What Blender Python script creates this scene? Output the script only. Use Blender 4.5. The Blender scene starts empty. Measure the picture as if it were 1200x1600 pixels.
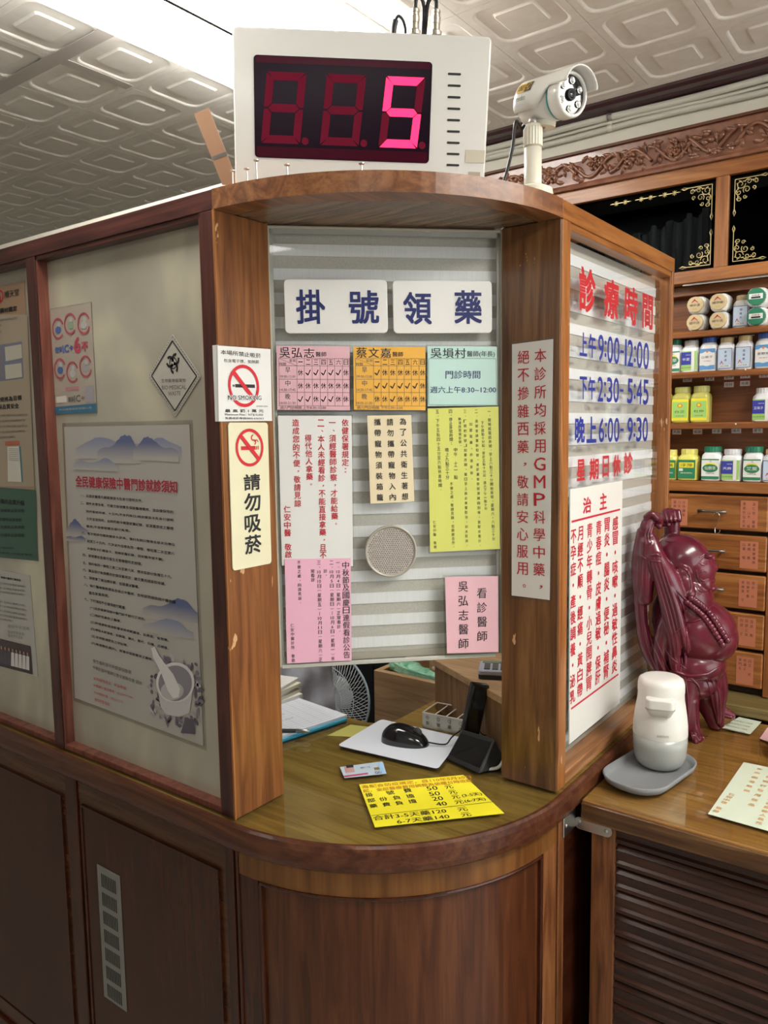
import bpy, bmesh, math, random, re
from mathutils import Vector, Matrix
random.seed(7)
S = bpy.context.scene
COL = S.collection
PI = math.pi

# ------------------------------------------------------------------ camera
# world: counter top is z = 0, floor z = -0.92; X runs along the right hand panel, Y along the left hand wall
CAM = Vector((-0.8985, -0.5875, 0.6829)); YAW, PITCH, ROLL, FPX = 0.6404, -0.1069, -0.0147, 1231.8
_f = Vector((math.cos(YAW)*math.cos(PITCH), math.sin(YAW)*math.cos(PITCH), math.sin(PITCH)))
_r0 = Vector((math.sin(YAW), -math.cos(YAW), 0)); _u0 = _r0.cross(_f)
CR = math.cos(ROLL)*_r0 + math.sin(ROLL)*_u0; CU = -math.sin(ROLL)*_r0 + math.cos(ROLL)*_u0; CF = _f
cd = bpy.data.cameras.new('camera'); cam = bpy.data.objects.new('camera', cd); COL.objects.link(cam)
m = Matrix.Identity(4)
for i in range(3): m[i][0], m[i][1], m[i][2], m[i][3] = CR[i], CU[i], -CF[i], CAM[i]
cam.matrix_world = m
cd.sensor_fit = 'HORIZONTAL'; cd.sensor_width = 36; cd.lens = 36*FPX/1200; cd.clip_start = .02
S.camera = cam
# ------------------------------------------------------------------ world, exposure
S.view_settings.view_transform = 'Standard'; S.view_settings.look = 'None'
S.view_settings.gamma = 1; S.view_settings.use_curve_mapping = False
S.view_settings.exposure = 0.70
w = bpy.data.worlds.new('world'); S.world = w; w.use_nodes = True
w.node_tree.nodes['Background'].inputs[0].default_value = (.75, .82, .9, 1)
w.node_tree.nodes['Background'].inputs[1].default_value = .25
LAMP_MAIN = 11.0      # emission of the ceiling lamp in view
LAMP_ROOM = 16.0      # emission of the other ceiling lamps of the shop
RIGHT_FILL = 22.0           # area light added at the right wall
day = bpy.data.lights.new('right_fill_light', 'AREA'); day.energy = RIGHT_FILL; day.shape = 'RECTANGLE'
day.size = 2.6; day.size_y = 1.7; day.color = (.9, .95, 1)
rfillo = bpy.data.objects.new('right_fill_light', day); COL.objects.link(rfillo)
rfillo.location = (.3, -3.2, .55); rfillo.rotation_euler = (Vector((-.1, 1, -.05))).to_track_quat('-Z', 'Y').to_euler()

# ------------------------------------------------------------------ helpers
def ray(u, v): return CF + (u-600)/FPX*CR - (v-800)/FPX*CU
def px(u, v, ax, val):
    d = ray(u, v); t = (val-CAM[ax])/d[ax]; return CAM + t*d
def pxp(u, v, o, n):
    d = ray(u, v); t = (o-CAM).dot(n)/d.dot(n); return CAM + t*d
V = Vector
class MB:
    """collects shapes; build() links them as ONE mesh object"""
    def __init__(s): s.v = []; s.f = []
    def add(s, vs, fs, M=None):
        n = len(s.v); s.v += [(M @ V(p)) if M else V(p) for p in vs]; s.f += [tuple(i+n for i in f) for f in fs]; return s
    def box(s, a, b, M=None):
        x0, y0, z0 = a; x1, y1, z1 = b
        return s.add([(x0,y0,z0),(x1,y0,z0),(x1,y1,z0),(x0,y1,z0),(x0,y0,z1),(x1,y0,z1),(x1,y1,z1),(x0,y1,z1)],
              [(0,3,2,1),(4,5,6,7),(0,1,5,4),(1,2,6,5),(2,3,7,6),(3,0,4,7)], M)
    def prism(s, pts, z0, z1, M=None):
        n = len(pts); vs = [(p[0],p[1],z0) for p in pts]+[(p[0],p[1],z1) for p in pts]
        return s.add(vs, [tuple(range(n))[::-1], tuple(range(n,2*n))]+[(i,(i+1)%n,n+(i+1)%n,n+i) for i in range(n)], M)
    def poly(s, pts, M=None): return s.add(pts, [tuple(range(len(pts)))], M)
    def lathe(s, prof, seg=24, M=None, cap=True):
        n = len(prof); vs = []
        for k in range(seg):
            a = 2*PI*k/seg; vs += [(r*math.cos(a), r*math.sin(a), z) for r, z in prof]
        fs = [(k*n+i, ((k+1)%seg)*n+i, ((k+1)%seg)*n+i+1, k*n+i+1) for k in range(seg) for i in range(n-1)]
        if cap:
            fs += [tuple(k*n for k in range(seg))[::-1], tuple(k*n+n-1 for k in range(seg))]
        return s.add(vs, fs, M)
    def tube(s, pts, r, seg=8, closed=False, M=None, cap=True):
        pts = [V(p) for p in pts]; n = len(pts); vs = []; up = None
        rr = r if isinstance(r, (list, tuple)) else [r]*n
        for i, p in enumerate(pts):
            if closed: t = pts[(i+1)%n]-pts[i-1]
            else: t = pts[min(i+1,n-1)]-pts[max(i-1,0)]
            t = t.normalized() if t.length > 0 else V((0,0,1))
            if up is None: up = t.orthogonal().normalized()
            up = (up - t*up.dot(t)); up = up.normalized() if up.length > 1e-6 else t.orthogonal().normalized()
            b = t.cross(up)
            vs += [p + rr[i]*(math.cos(2*PI*k/seg)*up + math.sin(2*PI*k/seg)*b) for k in range(seg)]
        m_ = n if closed else n-1
        fs = [(i*seg+k, i*seg+(k+1)%seg, ((i+1)%n)*seg+(k+1)%seg, ((i+1)%n)*seg+k) for i in range(m_) for k in range(seg)]
        if not closed and cap: fs += [tuple(range(seg))[::-1], tuple((n-1)*seg+k for k in range(seg))]
        return s.add(vs, fs, M)
    def ball(s, c, r, M=None, seg=12, ring=8):
        r = r if isinstance(r, (list, tuple)) else (r, r, r)
        vs = [(c[0], c[1], c[2]-r[2])]; fs = []
        for i in range(1, ring):
            ph = -PI/2 + PI*i/ring
            vs += [(c[0]+r[0]*math.cos(ph)*math.cos(2*PI*k/seg), c[1]+r[1]*math.cos(ph)*math.sin(2*PI*k/seg), c[2]+r[2]*math.sin(ph)) for k in range(seg)]
        vs.append((c[0], c[1], c[2]+r[2])); L = len(vs)-1
        fs += [(0, 1+(k+1)%seg, 1+k) for k in range(seg)]
        for i in range(ring-2):
            fs += [(1+i*seg+k, 1+i*seg+(k+1)%seg, 1+(i+1)*seg+(k+1)%seg, 1+(i+1)*seg+k) for k in range(seg)]
        fs += [(L, 1+(ring-2)*seg+k, 1+(ring-2)*seg+(k+1)%seg) for k in range(seg)]
        return s.add(vs, fs, M)
    def grid(s, fn, nu, nv, closed_u=False):
        n = len(s.v)
        for i in range(nu):
            for j in range(nv): s.v.append(V(fn(i, j)))
        mu = nu if closed_u else nu-1
        for i in range(mu):
            for j in range(nv-1):
                a, b = i*nv+j, ((i+1)%nu)*nv+j
                s.f.append((n+a, n+b, n+b+1, n+a+1))
        return s
    def build(s, name, mat, parent=None, world=True, bevel=0, smooth=False, seg=1, **tags):
        me = bpy.data.meshes.new(name)
        vs = s.v
        if world and parent is not None:
            top = parent
            while top.parent: top = top.parent
            I = ROOT[top.name].inverted(); vs = [I @ p for p in vs]
        me.from_pydata([tuple(p) for p in vs], [], s.f); 
        bm = bmesh.new(); bm.from_mesh(me)
        if tags.pop('weld', False): bmesh.ops.remove_doubles(bm, verts=bm.verts, dist=1e-5)
        bmesh.ops.recalc_face_normals(bm, faces=bm.faces)
        bm.to_mesh(me); bm.free()
        me.materials.append(mat)
        if smooth:
            for p in me.polygons: p.use_smooth = True
        o = bpy.data.objects.new(name, me); COL.objects.link(o)
        if parent is not None: o.parent = parent
        else: ROOT[o.name] = Matrix.Identity(4)
        if bevel:
            b = o.modifiers.new('bevel', 'BEVEL'); b.width = bevel; b.segments = seg; b.limit_method = 'ANGLE'; b.angle_limit = .6
        tag(o, **tags); return o
ROOT = {}
def tag(o, label=None, cat=None, group=None, kind=None):
    if label: o['label'] = label
    if cat: o['category'] = cat
    if group: o['group'] = group
    if kind: o['kind'] = kind
    return o
def thing(name, label, cat, loc=(0,0,0), rz=0, group=None, M=None):
    o = bpy.data.objects.new(name, None); COL.objects.link(o); o.empty_display_size = .02
    M = M or (Matrix.Translation(V(loc)) @ Matrix.Rotation(rz, 4, 'Z'))
    o.matrix_world = M; ROOT[o.name] = M.copy(); return tag(o, label, cat, group)
def mat4(o, x, y, z):
    M = Matrix.Identity(4)
    for i in range(3): M[i][0], M[i][1], M[i][2], M[i][3] = x[i], y[i], z[i], o[i]
    return M
def rrect(w, h, r, n=5, cx=0, cy=0):
    out = []
    for qx, qy, a0 in ((1,1,0),(-1,1,90),(-1,-1,180),(1,-1,270)):
        for k in range(n+1):
            a = math.radians(a0+90*k/n); out.append((cx+qx*(w/2-r)+r*math.cos(a), cy+qy*(h/2-r)+r*math.sin(a)))
    return out
# ------------------------------------------------------------------ materials
def mat(name, col, rough=.5, metal=0, coat=0, spec=.5, emit=None, es=0):
    m_ = bpy.data.materials.new(name); m_.use_nodes = True; b = m_.node_tree.nodes['Principled BSDF']
    b.inputs['Base Color'].default_value = (*col, 1); b.inputs['Roughness'].default_value = rough
    b.inputs['Metallic'].default_value = metal; b.inputs['Coat Weight'].default_value = coat; b.inputs['Coat Roughness'].default_value = .08
    b.inputs['Specular IOR Level'].default_value = spec
    if emit: b.inputs['Emission Color'].default_value = (*emit, 1); b.inputs['Emission Strength'].default_value = es
    return m_
def noisy(name, c1, c2, scale=8, rough=.5, stretch=(1,1,1), bump=0, coat=0, detail=5, lo=.35, hi=.65, metal=0, c3=None, rough2=None):
    """two colours mixed by a stretched noise in object space; optional bump and second finer noise"""
    m_ = mat(name, c1, rough, metal, coat); nt = m_.node_tree; N = nt.nodes; L = nt.links; b = N['Principled BSDF']
    tc = N.new('ShaderNodeTexCoord'); mp = N.new('ShaderNodeMapping'); mp.inputs['Scale'].default_value = stretch
    L.new(tc.outputs['Object'], mp.inputs[0])
    n1 = N.new('ShaderNodeTexNoise'); n1.inputs['Scale'].default_value = scale; n1.inputs['Detail'].default_value = detail; n1.inputs['Distortion'].default_value = .6
    L.new(mp.outputs[0], n1.inputs[0])
    r = N.new('ShaderNodeValToRGB'); r.color_ramp.elements[0].position = lo; r.color_ramp.elements[1].position = hi
    r.color_ramp.elements[0].color = (*c1, 1); r.color_ramp.elements[1].color = (*c2, 1)
    if c3: e = r.color_ramp.elements.new((lo+hi)/2); e.color = (*c3, 1)
    L.new(n1.outputs[0], r.inputs[0]); L.new(r.outputs[0], b.inputs['Base Color'])
    if bump:
        bp = N.new('ShaderNodeBump'); bp.inputs['Strength'].default_value = bump; bp.inputs['Distance'].default_value = .002
        L.new(n1.outputs[0], bp.inputs['Height']); L.new(bp.outputs[0], b.inputs['Normal'])
    return m_
def wood(name, dark, mid, light, axis='z', rough=.36, coat=.2, scale=1.0, worn=0):
    """varnished wood, grain along one axis of object space, knots and pores"""
    m_ = mat(name, mid, rough, 0, coat); nt = m_.node_tree; N = nt.nodes; L = nt.links; b = N['Principled BSDF']
    b.inputs['Coat Roughness'].default_value = .18; b.inputs['Specular IOR Level'].default_value = .3
    tc = N.new('ShaderNodeTexCoord')
    def noise(st, sc, det, dist):
        mp = N.new('ShaderNodeMapping'); mp.inputs['Scale'].default_value = st; L.new(tc.outputs['Object'], mp.inputs[0])
        n = N.new('ShaderNodeTexNoise'); n.inputs['Scale'].default_value = sc; n.inputs['Detail'].default_value = det; n.inputs['Distortion'].default_value = dist
        L.new(mp.outputs[0], n.inputs[0]); return n
    st = {'x': (.08, 1, 1), 'y': (1, .08, 1), 'z': (1, 1, .08)}[axis]
    n1 = noise(st, 34*scale, 6, 1.6); n2 = noise(tuple(q*(.5 if q < 1 else 1) for q in st), 210*scale, 3, .2); n3 = noise((1,1,1), 3, 3, .3)
    r = N.new('ShaderNodeValToRGB'); E = r.color_ramp.elements
    E[0].position = .34; E[0].color = (*dark, 1); E[1].position = .68; E[1].color = (*light, 1); e = E.new(.5); e.color = (*mid, 1)
    L.new(n1.outputs[0], r.inputs[0])
    mx = N.new('ShaderNodeMix'); mx.data_type = 'RGBA'; mx.blend_type = 'MULTIPLY'; mx.inputs[0].default_value = .22
    L.new(r.outputs[0], mx.inputs[6]); r2 = N.new('ShaderNodeValToRGB'); r2.color_ramp.elements[0].position = .38; r2.color_ramp.elements[0].color = (.25, .2, .18, 1); r2.color_ramp.elements[1].position = .52
    L.new(n2.outputs[0], r2.inputs[0]); L.new(r2.outputs[0], mx.inputs[7])
    out = mx.outputs[2]
    mx3 = N.new('ShaderNodeMix'); mx3.data_type = 'RGBA'; mx3.blend_type = 'MULTIPLY'; mx3.inputs[0].default_value = .35
    r3 = N.new('ShaderNodeValToRGB'); r3.color_ramp.elements[0].color = (.5, .45, .45, 1); r3.color_ramp.elements[1].color = (1.2, 1.15, 1.1, 1); r3.color_ramp.elements[0].position = .3; r3.color_ramp.elements[1].position = .7
    L.new(n3.outputs[0], r3.inputs[0]); L.new(out, mx3.inputs[6]); L.new(r3.outputs[0], mx3.inputs[7]); out = mx3.outputs[2]
    if worn:   # bare patches where the varnish has come off, on the lowest hand's breadth and thinly elsewhere
        n4 = noise({'x': (.3,1,1), 'y': (1,.3,1), 'z': (1,1,.3)}[axis], 38, 5, .5)
        sx = N.new('ShaderNodeSeparateXYZ'); L.new(tc.outputs['Object'], sx.inputs[0])
        mr = N.new('ShaderNodeMapRange'); mr.inputs[1].default_value = .02; mr.inputs[2].default_value = .42; mr.inputs[3].default_value = .035*worn; mr.inputs[4].default_value = -.03
        L.new(sx.outputs[2], mr.inputs[0])
        ad = N.new('ShaderNodeMath'); ad.operation = 'ADD'; L.new(n4.outputs[0], ad.inputs[0]); L.new(mr.outputs[0], ad.inputs[1])
        r4 = N.new('ShaderNodeValToRGB'); r4.color_ramp.elements[0].position = .665; r4.color_ramp.elements[1].position = .675
        L.new(ad.outputs[0], r4.inputs[0])
        mx4 = N.new('ShaderNodeMix'); mx4.data_type = 'RGBA'; L.new(r4.outputs[0], mx4.inputs[0]); L.new(out, mx4.inputs[6]); mx4.inputs[7].default_value = (.62, .36, .18, 1); out = mx4.outputs[2]
    L.new(out, b.inputs['Base Color'])
    bp = N.new('ShaderNodeBump'); bp.inputs['Strength'].default_value = .12; bp.inputs['Distance'].default_value = .001
    L.new(n2.outputs[0], bp.inputs['Height']); L.new(bp.outputs[0], b.inputs['Normal'])
    return m_
def clear(name, tint=(1,1,1), rough=.03, refl=.5, base=.04):
    m_ = bpy.data.materials.new(name); m_.use_nodes = True; nt = m_.node_tree; N = nt.nodes; L = nt.links
    N.remove(N['Principled BSDF']); out = N['Material Output']
    t = N.new('ShaderNodeBsdfTransparent'); t.inputs[0].default_value = (*tint, 1)
    g = N.new('ShaderNodeBsdfGlossy'); g.inputs['Roughness'].default_value = rough
    lw = N.new('ShaderNodeLayerWeight'); pw = N.new('ShaderNodeMath'); pw.operation = 'POWER'; pw.inputs[1].default_value = 5; L.new(lw.outputs['Facing'], pw.inputs[0])
    fr = N.new('ShaderNodeMapRange'); fr.inputs[3].default_value = base; fr.inputs[4].default_value = .9; L.new(pw.outputs[0], fr.inputs[0])
    mx = N.new('ShaderNodeMixShader'); L.new(fr.outputs[0], mx.inputs[0]); L.new(t.outputs[0], mx.inputs[1]); L.new(g.outputs[0], mx.inputs[2])
    L.new(mx.outputs[0], out.inputs[0]); return m_
def ink(name, c, rough=.6): return mat(name, c, rough)
TEAK = ((.21,.070,.018), (.33,.125,.034), (.41,.17,.052))
DARKT = ((.036,.009,.004), (.054,.014,.006), (.08,.022,.009))
MAHO = ((.045,.016,.014), (.075,.024,.02), (.11,.036,.028))
W_TZ = wood('teak_upright', *TEAK, axis='z', worn=1.0); W_TX = wood('teak_lengthwise', *TEAK, axis='x'); W_TY = wood('teak_crosswise', *TEAK, axis='y')
W_BR = wood('brown_upright', (.12,.04,.014), (.22,.08,.027), (.31,.125,.045), axis='z', worn=.7)
W_DZ = wood('dark_wood_upright', *DARKT, axis='z', rough=.22); W_DY = wood('dark_wood_crosswise', *DARKT, axis='y', rough=.22); W_DX = wood('dark_wood_lengthwise', *DARKT, axis='x', rough=.25)
W_MZ = wood('mahogany_upright', *MAHO, axis='z'); W_MY = wood('mahogany_crosswise', *MAHO, axis='y')
W_TL = wood('teak_left_jamb', (.15,.052,.016), (.235,.088,.026), (.30,.12,.038), axis='z', worn=1.0)
W_CT = wood('counter_wood', (.20,.12,.03), (.28,.175,.045), (.36,.24,.07), axis='y', rough=.35, coat=.2)
W_TB = wood('table_wood', (.24,.11,.030), (.34,.17,.048), (.44,.235,.075), axis='y', rough=.35, coat=.2)
W_CB = wood('cabinet_wood_upright', (.22,.075,.020), (.33,.125,.034), (.43,.18,.055), axis='z'); W_CY = wood('cabinet_wood_crosswise', (.22,.075,.020), (.33,.125,.034), (.43,.18,.055), axis='y')
W_BK = wood('shelf_back_wood', (.17,.058,.020), (.25,.092,.032), (.33,.13,.05), axis='y')
W_PLY = wood('beech_veneer', (.40,.25,.13), (.48,.31,.17), (.55,.37,.21), axis='y', rough=.5, coat=0)
CREAM = mat('cream_paint', (.70,.68,.58), .6)
WALLP = mat('wall_paint', (.76,.74,.67), .7)
WHITE = mat('white_plastic', (.80,.79,.75), .3, coat=.3)
WCREAM = mat('ivory_plastic', (.78,.74,.62), .4)
BLACKP = mat('black_plastic', (.012,.012,.014), .35)
BLACKG = mat('black_gloss', (.008,.008,.010), .12, coat=.5)
STEEL = mat('steel', (.55,.54,.52), .3, 1)
GREYM = mat('aluminium_grille', (.30,.29,.27), .45, .6)
GREYH = mat('grille_hole_dark', (.01,.01,.01), .9)
GLASS = clear('acrylic'); GLASSC = clear('counter_glass', (.95,.96,.90), .02)
DGLASS = clear('black_glass', (.36,.37,.38), .06, base=.0)
PAPER = mat('white_paper', (.78,.78,.76), .45, coat=.25); LAMIN = clear('laminate_film', (.93,.93,.92), .12)
RED = ink('red_ink', (.50,.012,.03)); NAVY = ink('navy_ink', (.006,.014,.12)); BLUE = ink('blue_ink', (.02,.05,.42)); BLACK = ink('black_ink', (.012,.012,.014)); GREYI = ink('grey_ink', (.14,.13,.12))
GOLD = mat('gold_leaf_print', (.52,.42,.20), .4, .5)
# ------------------------------------------------------------------ lettering
_tc = {}
def glyph(body, bold=0.0, res=2, lead=1.0):
    """flat mesh of a text, normalised to its own box: (verts, faces) with x,y in 0..1"""
    k = (body, bold, res, lead)
    if k in _tc: return _tc[k]
    c = bpy.data.curves.new('t', 'FONT'); c.body = body; c.resolution_u = res; c.align_x = 'CENTER'; c.space_line = lead
    o = bpy.data.objects.new('t', c); me = bpy.data.meshes.new_from_object(o)
    vs = [v.co.copy() for v in me.vertices]; fs = [tuple(p.vertices) for p in me.polygons]
    bpy.data.objects.remove(o); bpy.data.curves.remove(c); bpy.data.meshes.remove(me)
    if not vs: _tc[k] = ([], []); return _tc[k]
    x0 = min(v.x for v in vs); x1 = max(v.x for v in vs); y0 = min(v.y for v in vs); y1 = max(v.y for v in vs)
    _tc[k] = ([((v.x-x0)/max(x1-x0,1e-6), (v.y-y0)/max(y1-y0,1e-6)) for v in vs], fs); return _tc[k]
class Surf:
    """a flat sheet laid on a plane; lettering and print are placed on it by where the photograph shows them"""
    def __init__(s, o, x, n, off=0.0, photo=True):
        s.o = V(o); s.n = V(n).normalized(); s.x = (V(x) - s.n*V(x).dot(s.n)).normalized(); s.y = s.n.cross(s.x); s.off = off; s.ink = {}
    def loc(s, u, v):
        p = pxp(u, v, s.o, s.n) - s.o; return p.dot(s.x), p.dot(s.y)
    def M(s, z=0): return mat4(s.o + s.n*(s.off+z), s.x, s.y, s.n)
    def mb(s, m_, layer=0):
        k = (m_.name, layer)
        if k not in s.ink: s.ink[k] = (MB(), m_, layer)
        return s.ink[k][0]
    def put(s, body, m_, cx, cy, w_, h_, ang=0, bold=0., res=2, lead=1., layer=0):
        vs, fs = glyph(body, 0, res, lead); c_, s_ = math.cos(ang), math.sin(ang)
        em = min(w_, h_); d = bold*em*1.1; sh = [(0,0)]
        if bold >= .012: sh = [(d,d),(-d,d),(d,-d),(-d,-d)]
        elif bold > 0: sh = [(d,0),(-d,0)]
        tgt = MB() if s.split else s.mb(m_, layer)
        for k, (ox, oy) in enumerate(sh):
            P = []
            for a, b in vs:
                a = (a-.5)*(w_-2*d)+ox; b = (b-.5)*(h_-2*d)+oy; P.append((cx+a*c_-b*s_, cy+a*s_+b*c_, .0006+layer*.0003+k*.00002))
            tgt.add(P, fs, s.M())
        if s.split: s.split.append((tgt, m_))
        else: s.cnt = getattr(s, 'cnt', 0)+1
    def line(s, body, a, b, h, m_=None, **k):
        x0, y0 = s.loc(*a); x1, y1 = s.loc(*b); mu, mv = (a[0]+b[0])/2, (a[1]+b[1])/2
        q0 = s.loc(mu, mv-h/2); q1 = s.loc(mu, mv+h/2)
        s.put(body, m_ or BLACK, (x0+x1)/2, (y0+y1)/2, math.hypot(x1-x0, y1-y0), math.hypot(q1[0]-q0[0], q1[1]-q0[1]), math.atan2(y1-y0, x1-x0), **k)
    def col(s, body, a, b, w_, m_=None, lead=None, **k):
        """vertical column of characters from a (top) to b (bottom)"""
        x0, y0 = s.loc(*a); x1, y1 = s.loc(*b); n = len(body)
        q0 = s.loc(a[0]-w_/2, (a[1]+b[1])/2); q1 = s.loc(a[0]+w_/2, (a[1]+b[1])/2); W_ = abs(q1[0]-q0[0])
        body = re.findall(r'[0-9]+|.', body); n = len(body)
        L_ = math.hypot(x1-x0, y1-y0); pitch = L_/n; ch = min(W_*1.0, pitch*.92)
        for i, c in enumerate(body):
            if c in '　 ': continue
            t = (i+.5)/n; X = x0+(x1-x0)*t; Y = y0+(y1-y0)*t; ww, hh = W_, ch
            if c in '，、。：．；·': ww = hh = W_*.28; X += W_*(.0 if c in '．·：' else .18) ; hh *= (2.2 if c == '：' else 1)
            elif c == '一': hh = W_*.12
            elif c == '－': ww = W_*.09; hh = pitch*.8
            elif c in '（）': hh = W_*.22; c = {'（': '︵', '）': '︶'}[c]
            elif c[0] in '0123456789': ww = W_*(.55 if len(c) == 1 else .95); hh = W_*.8
            s.put(c, m_ or BLACK, X, Y, ww*.96, hh, 0, **k)
    def chars(s, body, a, b, h, m_, **k):
        wt = [{':': .42, '-': .7, ' ': .45, '1': .42}.get(c, 1.) for c in body]; T_ = sum(wt); q = 0
        for c, w_ in zip(body, wt):
            m0, m1 = (q+.07)/T_, (q+w_-.07)/T_; q += w_
            if c == ' ': continue
            hk = h*{':': .62, '-': .10}.get(c, 1.)
            s.line(c, (a[0]+(b[0]-a[0])*m0, a[1]+(b[1]-a[1])*m0), (a[0]+(b[0]-a[0])*m1, a[1]+(b[1]-a[1])*m1), hk, m_, **k)
    def rect(s, body, u0, v0, u1, v1, m_=None, **k):
        uc, vc = (u0+u1)/2, (v0+v1)/2; xa = s.loc(u0, vc)[0]; xb = s.loc(u1, vc)[0]; ya = s.loc(uc, v0)[1]; yb = s.loc(uc, v1)[1]
        s.put(body, m_ or BLACK, (xa+xb)/2, (ya+yb)/2, abs(xb-xa), abs(ya-yb), **k)
    def quad(s, pts, m_, layer=0, photo=True):
        P = [s.loc(*p) if photo else p for p in pts]; s.mb(m_, layer).poly([(x, y, .0006+layer*.0003) for x, y in P], s.M())
    def seg(s, a, b, w_, m_, layer=0, photo=True):
        (x0, y0), (x1, y1) = (s.loc(*a), s.loc(*b)) if photo else (a, b); L_ = math.hypot(x1-x0, y1-y0) or 1; nx, ny = -(y1-y0)/L_*w_/2, (x1-x0)/L_*w_/2
        s.mb(m_, layer).poly([(x0+nx,y0+ny,.0006+layer*.0003),(x1+nx,y1+ny,.0006+layer*.0003),(x1-nx,y1-ny,.0006+layer*.0003),(x0-nx,y0-ny,.0006+layer*.0003)], s.M())
    def ring(s, cx, cy, r0, r1, m_, a0=0, a1=360, n=28, layer=0):
        z = .0006+layer*.0003; P = []; full = a1-a0 >= 360
        for i in range(n+1):
            a = math.radians(a0+(a1-a0)*i/n); P += [(cx+r0*math.cos(a), cy+r0*math.sin(a), z), (cx+r1*math.cos(a), cy+r1*math.sin(a), z)]
        s.mb(m_, layer).add(P, [(2*i, 2*i+1, 2*i+3, 2*i+2) for i in range(n)], s.M())
    def disc(s, cx, cy, rx, ry, m_, n=24, ang=0, layer=0):
        c_, s_ = math.cos(ang), math.sin(ang)
        s.mb(m_, layer).poly([(cx+rx*math.cos(2*PI*i/n)*c_-ry*math.sin(2*PI*i/n)*s_, cy+rx*math.cos(2*PI*i/n)*s_+ry*math.sin(2*PI*i/n)*c_, .0006+layer*.0003) for i in range(n)], s.M())
    split = None
    def flush(s, parent, name='printing'):
        for mb, m_ in (s.split or [])[1:]: mb.build('character', m_, parent)
        for k, (mb, m_, layer) in s.ink.items():
            if mb.v: mb.build(name, m_, parent, kind='stuff')
def sheet(name, label, cat, corners, plane_o, n, m_, off=.0008, th=.0008, radius=0, group=None, film=None, parent_surf=None):
    """a sheet whose corners tl,tr,br,bl the photograph shows, on the plane (plane_o, n)"""
    n = V(n).normalized(); o = V(plane_o); P = [pxp(u, v, o, n) for u, v in corners]
    x = ((P[1]-P[0]) + (P[2]-P[3])).normalized(); s = Surf(P[0], x, n, off+th)
    w_ = ((P[1]-P[0]).length+(P[2]-P[3]).length)/2; h_ = ((P[0]-P[3]).length+(P[1]-P[2]).length)/2
    t = thing(name, label, cat, M=mat4(P[0]+n*off, s.x, s.y, n), group=group)
    c = [((p-P[0]).dot(s.x), (p-P[0]).dot(s.y)) for p in P]
    b = MB()
    if radius: b.prism(rrect(w_, h_, radius, cx=w_/2, cy=-h_/2), 0, th)
    else: b.prism([c[3], c[2], c[1], c[0]], 0, th)
    b.build('backing' if film else 'sheet', m_, t, world=False, bevel=(min(.002, th*.3) if radius else 0), seg=2)
    if film:
        e = film; MB().prism([(c[3][0]-e, c[3][1]-e), (c[2][0]+e, c[2][1]-e), (c[1][0]+e, c[1][1]+e), (c[0][0]-e, c[0][1]+e)], -.0003, 0).build('laminate_border', LAMIN, t, world=False)
    s.w = w_; s.h = h_; s.t = t; return s

# ================================================================== the room
FL = -.92; CZ = 1.5
A = .42; ZT = 1.0383; ZB = 1.0701; D = .1234; PW = .0344; YM = .957; MW = .0327; XR = 1.0577
XC = 1.19            # front of the medicine cabinet
def slab(name, a, b, m_, **k): return MB().box(a, b).build(name, m_, kind='structure', **k)
M_FLOOR = noisy('terrazzo_floor', (.33,.31,.28), (.42,.40,.36), 60, .3, coat=.3)
slab('floor', (-4.4,-3.4,FL-.05), (1.6,4.4,FL), M_FLOOR)
M_CEIL = noisy('ceiling_paint', (.78,.76,.71), (.83,.81,.76), 30, .6)
ceil = slab('ceiling', (-4.4,-3.4,CZ+.06), (1.6,4.4,CZ+.1), M_CEIL)
slab('wall_right', (-4.4,-3.4,FL), (1.6,-3.35,CZ+.06), WALLP)
slab('wall_left', (-4.4,4.35,FL), (1.6,4.4,CZ+.06), WALLP)
slab('wall_back', (1.50,-3.35,FL), (1.6,4.35,CZ+.06), CREAM)
# closed wall behind the camera, without an opening
slab('wall_front', (-4.4,-3.35,FL), (-4.3,4.35,CZ+.06), WALLP)
# header wall above the medicine cabinet, crown moulding, strip
slab('wall_header', (1.215,-3.3,1.38), (1.49,4.3,CZ+.05), CREAM)
M_CROWN = mat('maroon_moulding', (.055,.014,.02), .4, coat=.2)
cr = MB()
prof = [(1.216,1.492),(1.200,1.4925),(1.185,1.4955),(1.170,1.4925),(1.150,1.4935),(1.138,1.4975),(1.127,1.4985),(1.127,1.502),(1.216,1.502)]

n_ = len(prof); vs_ = [(x_, -3.3, z_) for x_, z_ in prof]+[(x_, 4.3, z_) for x_, z_ in prof]
cr.add(vs_, [tuple(range(n_)), tuple(range(n_, 2*n_))[::-1]]+[(i, i+n_, (i+1)%n_+n_, (i+1)%n_) for i in range(n_)])
cr.build('trim_1', M_CROWN, kind='structure')
# conduits along the wall
M_COND = mat('painted_conduit', (.62,.60,.52), .5)
for i, (z_, x_, r_, lb) in enumerate([(1.483, 1.204, .0090, 'thick cream painted conduit, upper of three under the maroon ceiling moulding'),
                                  (1.4695, 1.208, .0045, 'thin cream painted cable, middle one of three under the maroon ceiling moulding'),
                                  (1.4560, 1.206, .0080, 'thin cream painted cable, lowest of three under the maroon ceiling moulding')]):
    pts = [(x_, -3.2+.08*k, z_+.002*math.sin(k*.9+i)) for k in range(90)]
    t = thing('conduit', lb, 'conduit', (x_, 0, z_)); MB().tube(pts, r_, 8).build('pipe', M_COND, t, smooth=True)
    for y_ in (-.17, .22, .62, -1.0):
        MB().tube([(x_, y_-.006, z_+.0015), (x_, y_+.006, z_+.0015)], r_*1.25, 8).build('clip', WCREAM if i else GREYM, t, smooth=True)

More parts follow.
